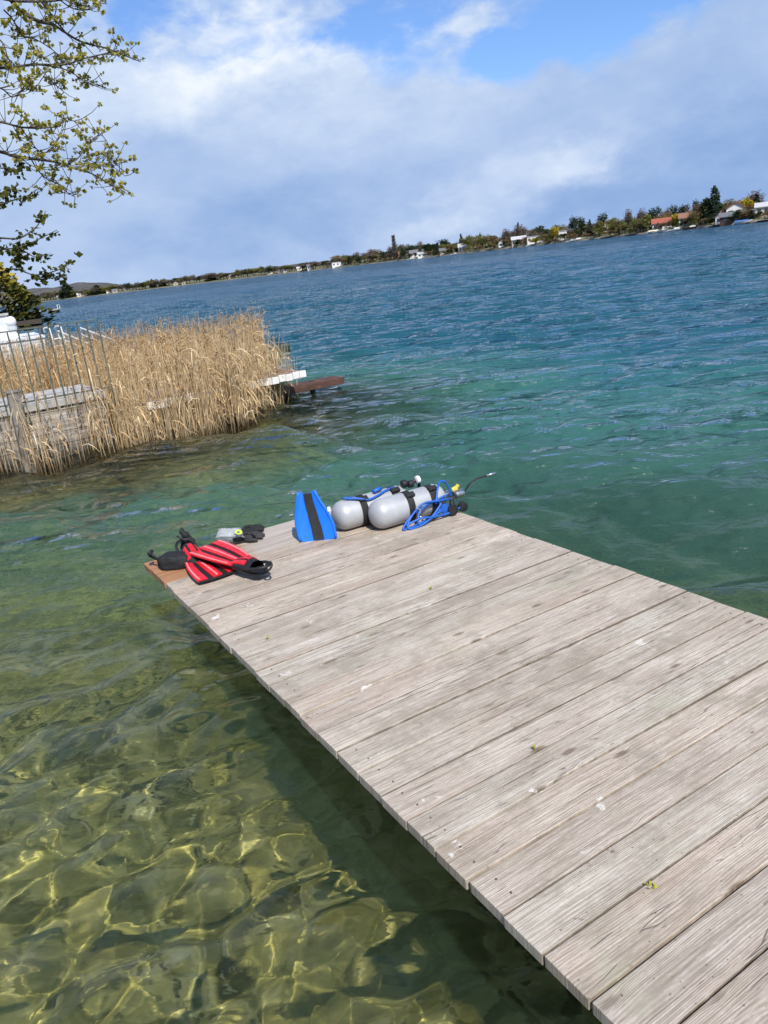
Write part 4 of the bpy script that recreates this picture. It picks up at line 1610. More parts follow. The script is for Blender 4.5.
# ---- prototype trees one unit tall, copied and scaled
TRUNKM = simple('bark', (.09, .07, .055), .9, bump=.5)
def treemat(nm, c1, c2):
    return leafmat(nm, c1, c2, .25)
KM = {
    'spruce': treemat('spruce_needles', (.016, .030, .018), (.06, .080, .040)),
    'pine': treemat('pine_needles', (.020, .036, .018), (.075, .098, .042)),
    'olive': treemat('spring_leaves', (.10, .108, .035), (.28, .255, .085)),
    'bare': treemat('bare_twigs', (.09, .072, .056), (.24, .19, .145)),
    'rust': treemat('rusty_buds', (.13, .085, .045), (.30, .20, .10)),
    'yellow': treemat('yellow_blossom', (.30, .235, .02), (.58, .47, .06)),
    'poplar': treemat('poplar_twigs', (.10, .09, .08), (.24, .21, .175)),
}
def crown(kind, seed):
    g = np.random.default_rng(seed)
    V, F, T = [], [], []
    cl = []
    if kind == 'spruce':
        for k in range(260):
            h = g.uniform(.04, 1.0) ** 1.3
            r = .24 * (1 - h) ** .85 * g.uniform(.55, 1.1) + .008
            a = g.uniform(0, 6.283)
            cl.append((r * math.cos(a), r * math.sin(a), h, .035 + .05 * (1 - h)))
    elif kind == 'poplar':
        for k in range(260):
            h = g.uniform(.03, 1.0)
            r = .062 * (1 - h ** 5) * math.sin(min(1, h * 1.1 + .12) * math.pi * .86) * g.uniform(.2, 1.1)
            a = g.uniform(0, 6.283)
            cl.append((r * math.cos(a), r * math.sin(a), h, .042))
    else:
        lob = [(g.uniform(-.2, .2), g.uniform(-.2, .2), g.uniform(.42, .80), g.uniform(.12, .22)) for _ in range(9 if kind != 'yellow' else 7)]
        if kind == 'pine':
            lob = [(g.uniform(-.2, .2), g.uniform(-.2, .2), g.uniform(.35, .85), g.uniform(.13, .2)) for _ in range(9)]
        lob.append((g.uniform(-.05, .05), g.uniform(-.05, .05), .80, .17))
        for k in range(330):
            lx, ly, lz, lr = lob[g.integers(len(lob))]
            v = g.normal(0, 1, 3)
            v /= np.linalg.norm(v)
            q = lr * g.uniform(.35, 1.08)
            cl.append((lx + v[0] * q, ly + v[1] * q, min(1.0, max(.1, lz + v[2] * q)), .045))
    loose = kind in ('bare', 'poplar', 'rust')
    for (cx, cy, cz, s) in cl:
        tone = float(np.clip(g.normal(.45, .25), 0, 1))
        for q in range(4):
            v = g.normal(0, 1, 3)
            v /= np.linalg.norm(v)
            w = np.cross(v, g.normal(0, 1, 3))
            w /= np.linalg.norm(w)
            u = np.cross(v, w)
            sz = s * g.uniform(.5, 1.0) * (.85 if loose else 1.1)
            c = np.array([cx, cy, cz]) + g.normal(0, s * .5, 3)
            c[2] = max(.03, c[2])
            b = len(V)
            V += [tuple(c - w * sz * .6), tuple(c + u * sz * .7), tuple(c + w * sz * .6), tuple(c - u * sz * .55 + v * sz * .3)]
            F.append((b, b + 1, b + 2, b + 3))
            T += [float(np.clip(tone + g.normal(0, .1), 0, 1))] * 4
    return V, F, T
CATN = {'spruce': 'spruce_tree', 'pine': 'dark_evergreen_tree', 'olive': 'leafing_tree', 'bare': 'bare_tree', 'rust': 'budding_tree', 'yellow': 'yellow_flowering_tree', 'poplar': 'poplar_tree'}
PROTO = {}
def tree(kind, loc, H, Wd, label, group=None, var=None):
    """H metres tall, Wd metres wide"""
    key = (kind, var if var is not None else random.randrange(3))
    if key not in PROTO:
        V, F, T = crown(key[0], 100 + 7 * key[1] + 31 * len(PROTO))
        c = raw_mesh('crown', V, F, KM[kind], {'tone': T})
        mb = MB()
        tk = .35 if kind == 'poplar' else 1
        mb.tube([(0, 0, -.06), (0.005, 0, .2), (-.008, .006, .5), (.004, 0, .82)], [.030 * tk, .024 * tk, .016 * tk, .006 * tk], 7)
        for k in range(0 if kind == 'poplar' else 5):
            a = k * 1.4
            z_ = .3 + .08 * k
            mb.tube([(0, 0, z_), (.09 * math.cos(a), .09 * math.sin(a), z_ + .12), (.15 * math.cos(a), .15 * math.sin(a), z_ + .24)], [.012, .008, .003], 5)
        tr_ = mb.build('trunk', TRUNKM)
        PROTO[key] = (c.data, tr_.data)
        bpy.data.objects.remove(c)
        bpy.data.objects.remove(tr_)
    r = empty(CATN[kind], loc, random.uniform(0, 6.28), label, 'tree', group)
    nat = {'spruce': .46, 'poplar': .17}.get(kind, .72)
    for nm, me in zip(('crown', 'trunk'), PROTO[key]):
        o = bpy.data.objects.new(nm, me)
        COL.objects.link(o)
        o.parent = r
    r.scale = (Wd / nat, Wd / nat, H)
    return r

def px_tree(kind, px, top, wpx, off, label, group=None, base=None):
    """a tree on the far bank, its crown top seen at (px, top)"""
    p, a, d = shore_pt(px, off)
    q = ray(px, top)
    H = EYE + d * q[2] / math.hypot(q[0], q[1]) - p.z
    return tree(kind, p, max(1.5, H) * 1.03, wpx * (1.3 if kind != 'poplar' else 1.0) * d / FPX, label, group)

FS = 'on the far shore'
TREES = [
    ('spruce', 714, 187, 13, 16, 'tallest dark spruce standing just left of the brown boathouse'),
    ('pine', 706, 197, 14, 14, 'broad dark evergreen leaning against the tall spruce left of the boathouse'),
    ('spruce', 756, 195, 9, 30, 'narrow dark spruce above the cream house at the right end of the shore'),
    ('yellow', 747, 197, 11, 22, 'yellow green tree behind the white gabled house at the right'),
    ('bare', 752, 189, 17, 60, 'tall bare grey tree on the rise behind the cream house at the right end'),
    ('rust', 729, 198, 12, 70, 'pale budding tree rising behind the white gabled house'),
    ('rust', 700, 203, 16, 10, 'reddish budding tree right of the orange brown house'),
    ('pine', 697, 200, 6, 30, 'small dark evergreen peeping over the orange brown house'),
    ('bare', 687, 204, 10, 40, 'bare tree behind the orange brown house'),
    ('pine', 673, 205, 7, 26, 'narrow dark evergreen between the two red roofed houses'),
    ('pine', 680, 206, 7, 32, 'dark evergreen just left of the orange brown house'),
    ('yellow', 675, 213, 9, 5, 'yellow green bush-like tree between the two red roofed houses, at the water'),
    ('pine', 657, 207, 13, 28, 'dark round evergreen over the bright red roofed house'),
    ('bare', 667, 206, 8, 45, 'thin bare tree behind the bright red roofed house'),
    ('olive', 645, 214, 12, 8, 'olive green tree left of the bright red roofed house'),
    ('bare', 643, 206, 10, 22, 'brownish bare tree behind the olive tree beside the bright red roof'),
    ('bare', 629, 207, 10, 24, 'tall bare brown tree standing left of the pale pink house'),
    ('olive', 637, 218, 9, 4, 'low olive tree by the water in front of the pale pink house'),
    ('olive', 619, 220, 14, 8, 'wide olive green tree on the bank left of the pale pink house'),
    ('pine', 605, 213, 11, 28, 'dark round evergreen with a flat top over the small pink gable'),
    ('olive', 599, 221, 10, 9, 'dull green tree left of the small pink gable'),
    ('spruce', 590, 220, 5, 18, 'slim dark cypress between the grey green pine and the dull green tree'),
    ('pine', 579, 217, 10, 16, 'grey green pine with two tops right of the white block'),
    ('pine', 573, 217, 9, 19, 'left half of the grey green pair of pines right of the white block'),
    ('yellow', 556, 226, 10, 14, 'bright orange yellow tree between the long white house and the white block'),
    ('pine', 535, 229, 7, 34, 'small dark evergreen behind the long white house'),
    ('yellow', 536, 238, 12, 4, 'low yellow forsythia at the water in front of the long white house'),
    ('rust', 549, 240, 10, 3, 'low brownish shrub tree at the water right of the forsythia'),
    ('bare', 519, 224, 14, 26, 'tall bare brown tree over the beige house, right one of two'),
    ('bare', 507, 227, 12, 26, 'tall bare brown tree left of the beige house, left one of two'),
    ('spruce', 519, 223, 4, 40, 'thin dark spruce top showing through the bare tree over the beige house'),
    ('rust', 494, 235, 11, 12, 'brown budding tree left of the beige house by the water'),
    ('olive', 483, 236, 12, 14, 'olive brown round tree right of the pale roofed white house'),
    ('spruce', 481, 233, 3, 30, 'tiny dark spruce behind the olive brown round tree'),
    ('olive', 469, 235, 11, 18, 'green round tree behind the pale roofed white house'),
    ('spruce', 462, 234, 5, 22, 'pointed dark spruce beside the pale roofed white house'),
    ('rust', 452, 244, 8, 8, 'low brown tree left of the pale roofed white house'),
    ('spruce', 450, 243, 4, 18, 'small pointed conifer behind the low brown tree'),
    ('spruce', 438, 243, 6, 16, 'pointed conifer right of the dark square evergreen'),
    ('pine', 428, 243, 12, 14, 'dark square evergreen behind the low white boathouse'),
    ('pine', 412, 245, 13, 20, 'dark green spreading evergreen right of the tall poplar'),
    ('pine', 404, 247, 7, 12, 'small dark evergreen between the tall poplar and the white cottage'),
    ('poplar', 395.5, 236, 6, 16, 'tall slim bare poplar sticking up above the far tree line'),
    ('pine', 391, 251, 8, 18, 'dark evergreen at the foot of the tall poplar, left side'),
    ('bare', 384, 255, 9, 12, 'low bare tree left of the tall poplar'),
    ('bare', 371, 252.5, 13, 10, 'round bare brown tree between the poplar and the pair of dark evergreens'),
    ('pine', 361, 255.5, 8, 8, 'right one of the pair of dark evergreens left of the round bare tree'),
    ('pine', 351, 255.5, 8, 8, 'left one of the pair of dark evergreens left of the round bare tree'),
    ('bare', 328, 262.5, 10, 12, 'low bare tree left of the white shore house with the flat roof'),
    ('bare', 311, 261.5, 17, 22, 'wide bare tree standing alone behind the small white far cottage'),
    ('spruce', 212, 273.5, 8, 25, 'dark conifer beside a round dark tree in the distant left shore'),
    ('pine', 219, 274.5, 7, 25, 'round dark tree beside a dark conifer in the distant left shore'),
    ('spruce', 153, 279, 5, 30, 'dark pointed conifer, left one of two near the end of the wooded hill'),
    ('spruce', 163, 280, 5, 30, 'dark pointed conifer, right one of two near the end of the wooded hill'),
    ('spruce', 68, 281, 11, 20, 'large dark conifer at the left foot of the wooded hill'),
    ('spruce', 98, 285, 11, 20, 'broad dark conifer in front of the middle of the wooded hill'),
]
for kind, px, top, w, off, lab in TREES:
    px_tree(kind, px, top, w, off, lab)
# the distant left shore: small trees that nothing tells apart
tg = np.random.default_rng(3)
LK = {'bare': 'tiny bare brownish tree in the distant tree line on the left shore', 'olive': 'tiny olive green tree in the distant tree line on the left shore', 'pine': 'tiny dark evergreen in the distant tree line on the left shore'}
for px in np.arange(34, 345, 3.4):
    kind = str(tg.choice(['bare', 'bare', 'bare', 'olive', 'pine']))
    a, yh = horizon_az(px)
    px_tree(kind, float(px + tg.uniform(-1, 1)), yh - tg.uniform(4.6, 8.8), tg.uniform(7, 11), tg.uniform(12, 40), LK[kind], 'distant trees on the left shore')
# the belt of trees behind the houses of the nearer shore
LG = {'bare': 'bare brown tree in the belt behind the houses on the right shore', 'rust': 'budding reddish brown tree in the belt behind the houses on the right shore', 'olive': 'olive green tree in the belt behind the houses on the right shore', 'pine': 'dark evergreen in the belt behind the houses on the right shore'}
for row, (o0, o1, h0, h1, st) in enumerate(((28, 60, 7.0, 13.0, 6.5), (12, 30, 5, 9.5, 8.5))):
    for px in np.arange(338 + 3 * row, 800, st):
        kind = str(tg.choice(['bare', 'rust', 'olive', 'olive', 'rust', 'pine', 'bare']))
        a, yh = horizon_az(px)
        big = 1.22 + .25 * max(0, (px - 480) / 280)
        px_tree(kind, float(px + tg.uniform(-2, 2)), yh - tg.uniform(h0, h1) * big, tg.uniform(7, 12) * big, tg.uniform(o0, o1), LG[kind], 'tree belt behind the right shore')
# low scrub along the nearer bank
LB = {'olive': 'low olive shrub on the bank of the far right shore', 'rust': 'low brown shrub on the bank of the far right shore', 'pine': 'low dark shrub on the bank of the far right shore'}
for px in np.arange(350, 772, 5.0):
    kind = str(tg.choice(['olive', 'rust', 'rust', 'pine']))
    a, yh = horizon_az(px)
    p, a, d = shore_pt(px, tg.uniform(3, 9))
    H = tg.uniform(1.4, 3.2) * (1 + .0008 * d)
    r = tree(kind, p, H, H * tg.uniform(1.2, 2.0), LB[kind], 'shrubs along the far right bank')
    r.name = 'shrub'
    r['category'] = 'shrub'

# ---- houses, boats and jetties of the far shore
WHITEW = simple('white_render', (.74, .73, .70), .8, var=.05)
CREAMW = simple('cream_render', (.60, .54, .42), .8, var=.06)
BEIGEW = simple('beige_render', (.42, .37, .30), .8, var=.08)
PINKW = simple('pink_render', (.55, .38, .30), .8, var=.06)
BROWNW = simple('dark_brown_boards', (.050, .030, .022), .8, var=.3)
REDR = simple('bright_red_tiles', (.30, .085, .05), .8, var=.2)
ORR = simple('orange_brown_tiles', (.23, .115, .07), .8, var=.2)
GREYR = simple('grey_roof', (.13, .13, .14), .8, var=.2)
PALER = simple('pale_metal_roof', (.45, .45, .46), .6, var=.1)
m, n, out = mat('house_glass')
princ(n, out, (.03, .04, .05), .1, spec=.8)
GLASSW = m
def house(px, wpx, hpx, off, wall, roof, label, cat='house', name='house', rpx=3.0, nwin=2, gable='side', flat=False, door=None):
    p, a, d = shore_pt(px, off)
    W_, H_, RH = wpx * d / FPX, hpx * d / FPX, rpx * d / FPX
    D_ = min(9.0, max(5.0, W_ * .7))
    t = empty(name, p, -a, label, cat)
    mb = MB()
    mb.box((0, D_ / 2, H_ / 2 - .6), (W_, D_, H_ + 1.2))
    if not flat and gable == 'front':
        mb.add([(-W_ / 2, 0, H_), (W_ / 2, 0, H_), (0, 0, H_ + RH), (-W_ / 2, .2, H_), (W_ / 2, .2, H_), (0, .2, H_ + RH)], [(0, 1, 2), (5, 4, 3), (0, 2, 5, 3), (1, 4, 5, 2), (0, 3, 4, 1)])
    mb.build('wall', wall, t)
    mb = MB()
    ov = .5
    if flat:
        mb.box((0, D_ / 2, H_ + .17), (W_ + .7, D_ + .7, .3))
    elif gable == 'side':                                # ridge runs left-right
        for s in (0, 1):
            y0, y1 = (-ov, D_ / 2) if s == 0 else (D_ + ov, D_ / 2)
            k0 = -RH * ov / (D_ / 2)
            vs = [(-W_ / 2 - ov, y0, H_ + k0 + .01), (W_ / 2 + ov, y0, H_ + k0 + .01), (W_ / 2 + ov, y1, H_ + RH), (-W_ / 2 - ov, y1, H_ + RH)]
            mb.add(vs + [(x, y, z + .22) for x, y, z in vs], [(0, 1, 2, 3), (7, 6, 5, 4), (0, 4, 5, 1), (1, 5, 6, 2), (2, 6, 7, 3), (3, 7, 4, 0)])
    else:
        for s in (-1, 1):
            k0 = -RH * ov / (W_ / 2)
            vs = [(s * (W_ / 2 + ov), -ov, H_ + k0 + .01), (s * (W_ / 2 + ov), D_ + ov, H_ + k0 + .01), (0, D_ + ov, H_ + RH + .01), (0, -ov, H_ + RH + .01)]
            mb.add(vs + [(x, y, z + .22) for x, y, z in vs], [(0, 1, 2, 3), (7, 6, 5, 4), (0, 4, 5, 1), (1, 5, 6, 2), (2, 6, 7, 3), (3, 7, 4, 0)])
    rf = mb.build('roof', roof, t)
    if not flat and hpx > 5:
        mb = MB()
        mb.box((W_ * .22, D_ * .55, H_ + RH), (.7, .7, 1.6))
        mb.build('chimney', ORR, rf)
    for k in range(nwin):
        xx = -W_ / 2 + W_ * (k + .5) / nwin
        mb = MB()
        ww, wh = min(1.5, W_ / nwin * .5), min(1.6, H_ * .42)
        mb.box((xx, -.03, H_ * .56), (ww, .08, wh))
        mb.build('window', GLASSW, t)
    if door:
        mb = MB()
        mb.box((door * W_, -.04, min(1.05, H_ * .4)), (1.1, .09, min(2.1, H_ * .8)))
        mb.build('door', BROWNW, t)
    return t

house(737, 27, 5.5, 2, BROWNW, GREYR, 'dark brown wooden boathouse with a grey roof at the water', 'boathouse', 'boathouse', 3.2, 3, 'side')
house(719, 6, 6, 2.5, PALER, GREYR, 'narrow pale grey hut leaning on the left end of the brown boathouse', 'hut', 'boat_hut', 2.5, 1, 'front')
house(735, 14, 9, 24, WHITEW, REDR, 'white gabled house with a red roof behind the brown boathouse', 'house', 'house', 4, 2, 'front')
house(752, 12, 6, 40, WHITEW, ORR, 'small white house half hidden behind the yellow green tree at the right', 'house', 'house', 3, 2, 'side')
house(766, 16, 8, 14, CREAMW, PALER, 'cream house with wide windows at the right end of the shore', 'house', 'house', 3, 3, 'side')
house(687, 13, 7, 12, WHITEW, ORR, 'white house with an orange brown roof right of the yellow green bush', 'house', 'house', 3.6, 3, 'side')
house(662, 16, 5, 12, WHITEW, REDR, 'wide white house with a bright red roof', 'house', 'house', 3.6, 3, 'side')
house(658, 6, 3.5, 5, BROWNW, GREYR, 'small dark gabled hut in front of the bright red roofed house', 'hut', 'boat_hut', 3, 1, 'front')
house(636, 7, 6, 22, PINKW, PALER, 'pale pink house with a light roof among the olive trees', 'house', 'house', 3, 2, 'front')
house(606, 5, 7, 26, PINKW, ORR, 'small pink gable showing under the dark round evergreen', 'house', 'house', 3, 1, 'front')
house(563, 7, 7.5, 14, WHITEW, PALER, 'white flat roofed block right of the bright orange yellow tree', 'house', 'house', 1, 2, flat=True)
house(540, 23, 5.5, 20, WHITEW, PALER, 'long low white house with a flat roof left of the bright orange yellow tree', 'house', 'long_house', 1, 6, flat=True)
house(519, 13, 5.5, 9, BEIGEW, PALER, 'beige house below the two tall bare trees', 'house', 'house', 2.6, 4, 'side')
house(502, 6, 4.5, 10, WHITEW, GREYR, 'little white house with a grey roof left of the beige house', 'house', 'house', 2.2, 2, 'front')
house(464, 10, 4, 14, WHITEW, PALER, 'white house with a pale roof beside the pointed dark spruce', 'house', 'house', 3, 3, 'side')
house(424, 12, 3, 3, WHITEW, PALER, 'low white boathouse at the water in front of the dark square evergreen', 'boathouse', 'boathouse', 1.6, 3, 'side')
house(414, 8, 4, 12, WHITEW, GREYR, 'white cottage with a grey roof under the spreading evergreen', 'house', 'house', 2.6, 2, 'side')
house(403, 7, 4.5, 10, BEIGEW, ORR, 'beige cottage with a brown roof right of the poplar foot', 'house', 'house', 2.4, 2, 'side')
house(443, 6, 3.5, 8, BEIGEW, GREYR, 'small beige hut between the low brown tree and the conifer', 'hut', 'shore_hut', 2, 1, 'side')
house(338, 11, 4, 8, WHITEW, PALER, 'white shore house with a flat roof left of the pair of dark evergreens', 'house', 'house', 1, 3, flat=True)
house(310.5, 6, 3.2, 6, WHITEW, GREYR, 'small white far cottage in front of the wide bare tree', 'house', 'house', 1.8, 2, 'side')
hg = np.random.default_rng(6)
for px in (60, 79, 86, 110, 115, 128, 176, 184, 229, 233, 252, 270, 281, 285, 300):
    wl_ = [WHITEW, CREAMW, BEIGEW][int(hg.integers(3))]
    lab = {WHITEW: 'tiny white house among the trees of the distant left shore', CREAMW: 'tiny cream house among the trees of the distant left shore', BEIGEW: 'tiny beige house among the trees of the distant left shore'}[wl_]
    t = house(px + float(hg.uniform(-1, 1)), float(hg.uniform(2.6, 5.5)), float(hg.uniform(1.3, 2.2)), float(hg.uniform(9, 20)), wl_, [GREYR, PALER, ORR][int(hg.integers(3))], lab, 'house', 'house', 1.3, 1, str(hg.choice(['side', 'front'])))
    t['group'] = 'tiny houses on the distant left shore'

def boat(px, L, off, hull, label, rz=0.0, cover=None, group=None):
    p, a, d = shore_pt(px, off)
    t = empty('boat', (p.x, p.y, max(p.z, .05)), -a + rz, label, 'boat', group)
    mb = MB()
    rows = []
    for k in range(9):
        s = k / 8
        w = .9 * math.sin(min(1, .25 + s * .95) * math.pi / 1.0 * .5 + (0 if s < .55 else (s - .55) * 2.2)) if s < 1 else .03
        w = max(.04, w if s < .6 else .9 * (1 - ((s - .6) / .4) ** 2))
        z = .75 + .35 * s * s
        rows.append([(s * L - L / 2, y_, z_) for y_, z_ in ((-w, z), (-w * .7, .3), (0, .0 + .2 * s ** 3), (w * .7, .3), (w, z))])
    vs = [q for r in rows for q in r]
    fs = [(i * 5 + j, i * 5 + j + 1, (i + 1) * 5 + j + 1, (i + 1) * 5 + j) for i in range(8) for j in range(4)]
    fs += [(0, 1, 2, 3, 4)]
    fs += [(i * 5, (i + 1) * 5, (i + 1) * 5 + 4, i * 5 + 4) for i in range(8)]
    mb.add(vs, fs)
    mb.build('hull', hull, t)
    mb = MB()
    if cover is None:
        mb.box((.2, 0, 1.0), (L * .3, 1.1, .55), bev=.08)
        mb.build('cabin', WHITEW, t)
    else:
        mb.add([(-L * .45, -.85, .78), (L * .3, -.85, .9), (L * .3, .85, .9), (-L * .45, .85, .78), (-L * .42, 0, 1.25), (L * .3, 0, 1.3)], [(0, 1, 5, 4), (2, 3, 4, 5), (0, 4, 3), (1, 2, 5), (3, 2, 1, 0)])
        mb.build('tarpaulin', cover, t)
    return t
TARP = simple('pale_yellow_tarpaulin', (.66, .58, .40), .7)
BLUET = simple('blue_tarpaulin', (.06, .14, .36), .6)
boat(654, 6.5, -1, WHITEW, 'boat under a pale yellow tarpaulin in front of the bright red roofed house', .5, TARP)
boat(664, 6, -1.5, WHITEW, 'white boat moored right of the small dark gabled hut', -.4)
boat(676, 7, -2, WHITEW, 'white boat lying at the yellow green bush', .2)
boat(692, 7, -2, BROWNW, 'dark hulled boat below the orange brown roofed house', .1)
boat(578, 9, .5, WHITEW, 'white boat drawn up below the grey green pines', .35)
boat(572, 7, -1.5, WHITEW, 'smaller white boat left of the one below the grey green pines', .1)
boat(532, 8, -2, WHITEW, 'white boat moored in front of the forsythia', .15)
boat(455, 8, -1.5, WHITEW, 'white boat at the shore left of the pale roofed white house', .1)
boat(411, 8, -1.5, WHITEW, 'white boat below the white cottage right of the poplar', .1)
boat(743, 6, -3.5, WHITEW, 'white boat moored in front of the brown boathouse', .1, BLUET)

JETTYW = simple('silver_jetty_wood', (.33, .30, .27), .8, var=.2)
def far_jetty(px, L, W_, rz, label):
    p, a, d = shore_pt(px, -1)
    t = empty('bathing_jetty', (p.x, p.y, 0), -a + rz, label, 'jetty')
    mb = MB()
    mb.box((0, -L / 2 + 2, .62), (W_, L, .14))
    mb.build('deck', JETTYW, t)
    for s in (-1, 1):
        for q in (.2, .9):
            mb = MB()
            mb.tube([(s * W_ * .4, 2 - L * q, -2), (s * W_ * .4, 2 - L * q, .6)], .1, 6)
            mb.build('pile', DARKW, t)
    return t
far_jetty(603, 8, 13, .35, 'wide pale jetty sloping to the water below the dull green tree')
far_jetty(628, 7, 9, .2, 'pale jetty below the olive tree in front of the pale pink house')
far_jetty(715, 7, 6, .1, 'short pale jetty in front of the narrow grey hut')
far_jetty(760, 6, 10, .1, 'long low jetty under the cream house at the right end')
far_jetty(510, 7, 8, .1, 'low jetty in front of the little white house with the grey roof')
far_jetty(487, 8, 9, .1, 'low jetty below the olive brown round tree')
far_jetty(436, 9, 10, .1, 'low jetty right of the low white boathouse')
# ------------------------------------------------------------------ the maple over the water, and the conifer on the left bank
m, n, out = mat('maple_bark')
o = n.obj
g_ = n.noise(n.mapping(o, scale=(8, 8, 2)), 2, 5, .7)
princ(n, out, n.ramp(g_, [(.3, (.035, .028, .022)), (.7, (.11, .09, .07))]), .9, normal=n.bump(g_, .6, .01))
BARK = m
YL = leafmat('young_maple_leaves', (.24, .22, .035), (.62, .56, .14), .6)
DL = leafmat('shaded_maple_leaves', (.045, .055, .014), (.13, .14, .035), .45)  # same maple leaves, darkened in colour for the shade on low branches
mp = empty('maple_tree', (-6.6, 3.4, .3), 0, 'maple with young yellow green leaves and blossom reaching over the water from the left', 'tree')
mo = Vector(mp.location)
lr = random.Random(17)
def bp_(px, py, D):
    return Vector(at_d(px, py, D))
tips = []
PATHS = [   # (pixels of a branch seen in the photograph, start distance, end distance, start radius, end radius, upper foliage?)
    ([(-60, -30), (0, -8), (18.5, 9), (37, 20.5), (53, 24.5), (64.5, 32), (82, 42), (105.5, 48), (125, 55.7), (139.7, 61.5)], 5.6, 6.4, .026, .004, 1),
    ([(10, -25), (42, 2), (53, 17.5), (64.5, 31)], 5.9, 6.1, .012, .008, 1),
    ([(-40, -14), (4, -1), (30, 1.5), (60, 0), (75, -6)], 5.5, 5.9, .016, .008, 1),
    ([(60, 0), (72, 8), (86, 10), (97, 3), (107, 4)], 5.9, 6.1, .007, .003, 1),
    ([(-50, 68), (0, 68), (17.5, 66.5), (35, 64.5), (64.5, 64.5), (84, 58.6), (109, 52.7), (119, 50.4)], 5.5, 6.3, .015, .005, 1),
    ([(41, 65), (60.5, 68), (74, 74), (82, 80), (95.7, 86), (103.5, 84)], 6.0, 6.3, .008, .003, 1),
    ([(4, 10), (12, 18.5), (19.5, 31), (25, 37), (35, 39), (50, 48), (62, 58)], 5.7, 6.1, .008, .004, 1),
    ([(-50, 142), (0, 151.7), (12, 155.6), (31, 158.5), (53, 161.5), (64.5, 165), (76, 169), (90, 173), (101.5, 179), (115, 187), (125, 192)], 5.2, 6.1, .018, .003, 1),
    ([(-40, 118), (0, 122), (20, 127), (40, 128), (58, 126), (66, 118), (74, 121), (86, 117)], 5.3, 5.9, .012, .003, 1),
    ([(64.5, 165), (76, 160), (84, 150), (92, 140), (101, 135), (109, 146), (113, 160), (122, 170)], 5.8, 6.1, .006, .003, 1),
    ([(76, 169), (88, 165), (100, 162), (112, 166), (125, 176)], 5.85, 6.1, .005, .003, 1),
    ([(31, 158.5), (37, 169), (47, 179), (62.5, 186), (68, 193), (75, 197)], 5.5, 5.8, .007, .003, 1),
    ([(35, 64.5), (45, 74), (52, 82), (58, 87), (64, 92)], 5.9, 6.1, .005, .003, 1),
    ([(-30, 85), (0, 88), (12, 97), (22, 90), (28, 80)], 5.4, 5.6, .009, .003, 1),
    ([(-30, 30), (0, 40), (8, 58), (14, 64)], 5.5, 5.6, .009, .004, 1),
    ([(20, 127), (30, 140), (38, 150), (48, 152), (58, 140), (62, 128)], 5.5, 5.7, .006, .003, 1),
    ([(-30, 170), (0, 168), (14, 170), (26, 166)], 5.2, 5.5, .008, .003, 0),
    ([(-40, 206), (0, 204), (12, 200.5), (25, 197), (36, 190)], 4.9, 5.3, .010, .003, 0),
    ([(-40, 190), (0, 193), (10, 190), (17, 186)], 4.9, 5.2, .008, .003, 0),
    ([(-50, 236), (0, 238), (19.5, 238), (35, 228), (41, 220), (46, 211)], 4.7, 5.2, .010, .003, 0),
    ([(-40, 246), (0, 248), (17.5, 248), (37, 240), (57, 230)], 4.7, 5.3, .009, .003, 0),
    ([(-30, 256), (0, 250), (19.5, 249), (35, 257), (46, 254)], 4.7, 5.2, .008, .003, 0),
    ([(20, 249), (19, 260), (18.5, 269)], 5.0, 5.1, .004, .003, 0),
    ([(0, 272), (15.6, 269), (35, 275), (55, 271), (66, 266), (75, 260)], 4.9, 5.4, .008, .003, 0),
    ([(35, 275), (45, 278), (58, 277), (64, 273)], 5.1, 5.3, .005, .003, 0),
]
mb = MB()
leaf_sites = []
for px_path, d0, d1, r0, r1, up in PATHS:
    k = len(px_path)
    pts = [bp_(x_, y_, d0 + (d1 - d0) * i / (k - 1) + lr.uniform(-.05, .05)) for i, (x_, y_) in enumerate(px_path)]
    cv = catmull(pts, 5)
    kk = len(cv)
    rs = [.62 * (r0 + (r1 - r0) * i / (kk - 1)) for i in range(kk)]
    mb.tube([q - mo for q in cv], rs, 6)
    start = cv[0]
    if px_path[0][0] < -5:                               # run on to the trunk, out of the picture
        root = Vector((-6.5, 3.5, 2.2 + (start.z - 1.9) * .55))
        mid = (start + root) / 2 + Vector((0, 0, .25))
        c2 = catmull([root, mid, start], 6)
        mb.tube([q - mo for q in c2], [.05 + (.62 * r0 - .05) * i / (len(c2) - 1) for i in range(len(c2))], 6)
    for i in range(1, kk):
        leaf_sites.append((cv[i], (cv[i] - cv[i - 1]).normalized(), up, i / (kk - 1)))
# twigs with leaves
cl_up, cl_dn = [], []
for p_, dr, up, s in leaf_sites:
    if up:
        if s < .12 or lr.random() > .86:
            continue
        for _ in range(lr.choice((1, 1, 2))):
            tw = (dr * lr.uniform(-.2, .9) + Vector((lr.gauss(0, .7), lr.gauss(0, .7), lr.gauss(.25, .6)))).normalized() * lr.uniform(.03, .17)
            q = p_ + tw
            mb.tube([p_ - mo, p_ + tw * .5 + Vector((0, 0, -.008)) - mo, q - mo], [.0030, .0022, .0016], 4)
            cl_up.append(q)
    else:
        if lr.random() > .85:
            continue
        cl_dn.append(p_ + Vector((lr.gauss(0, .012), lr.gauss(0, .012), lr.gauss(0, .015))))
mb.build('branches', BARK, mp, smooth=True)
mb = MB()
mb.tube(catmull([(0, 0, -.4), (.03, .04, .8), (.02, .02, 1.9), (.15, .1, 3.2), (.1, .3, 4.6), (.3, .2, 6.5)], 5), [.24 - .2 * i / 25 for i in range(26)], 14)
mb.build('trunk', BARK, mp, smooth=True)

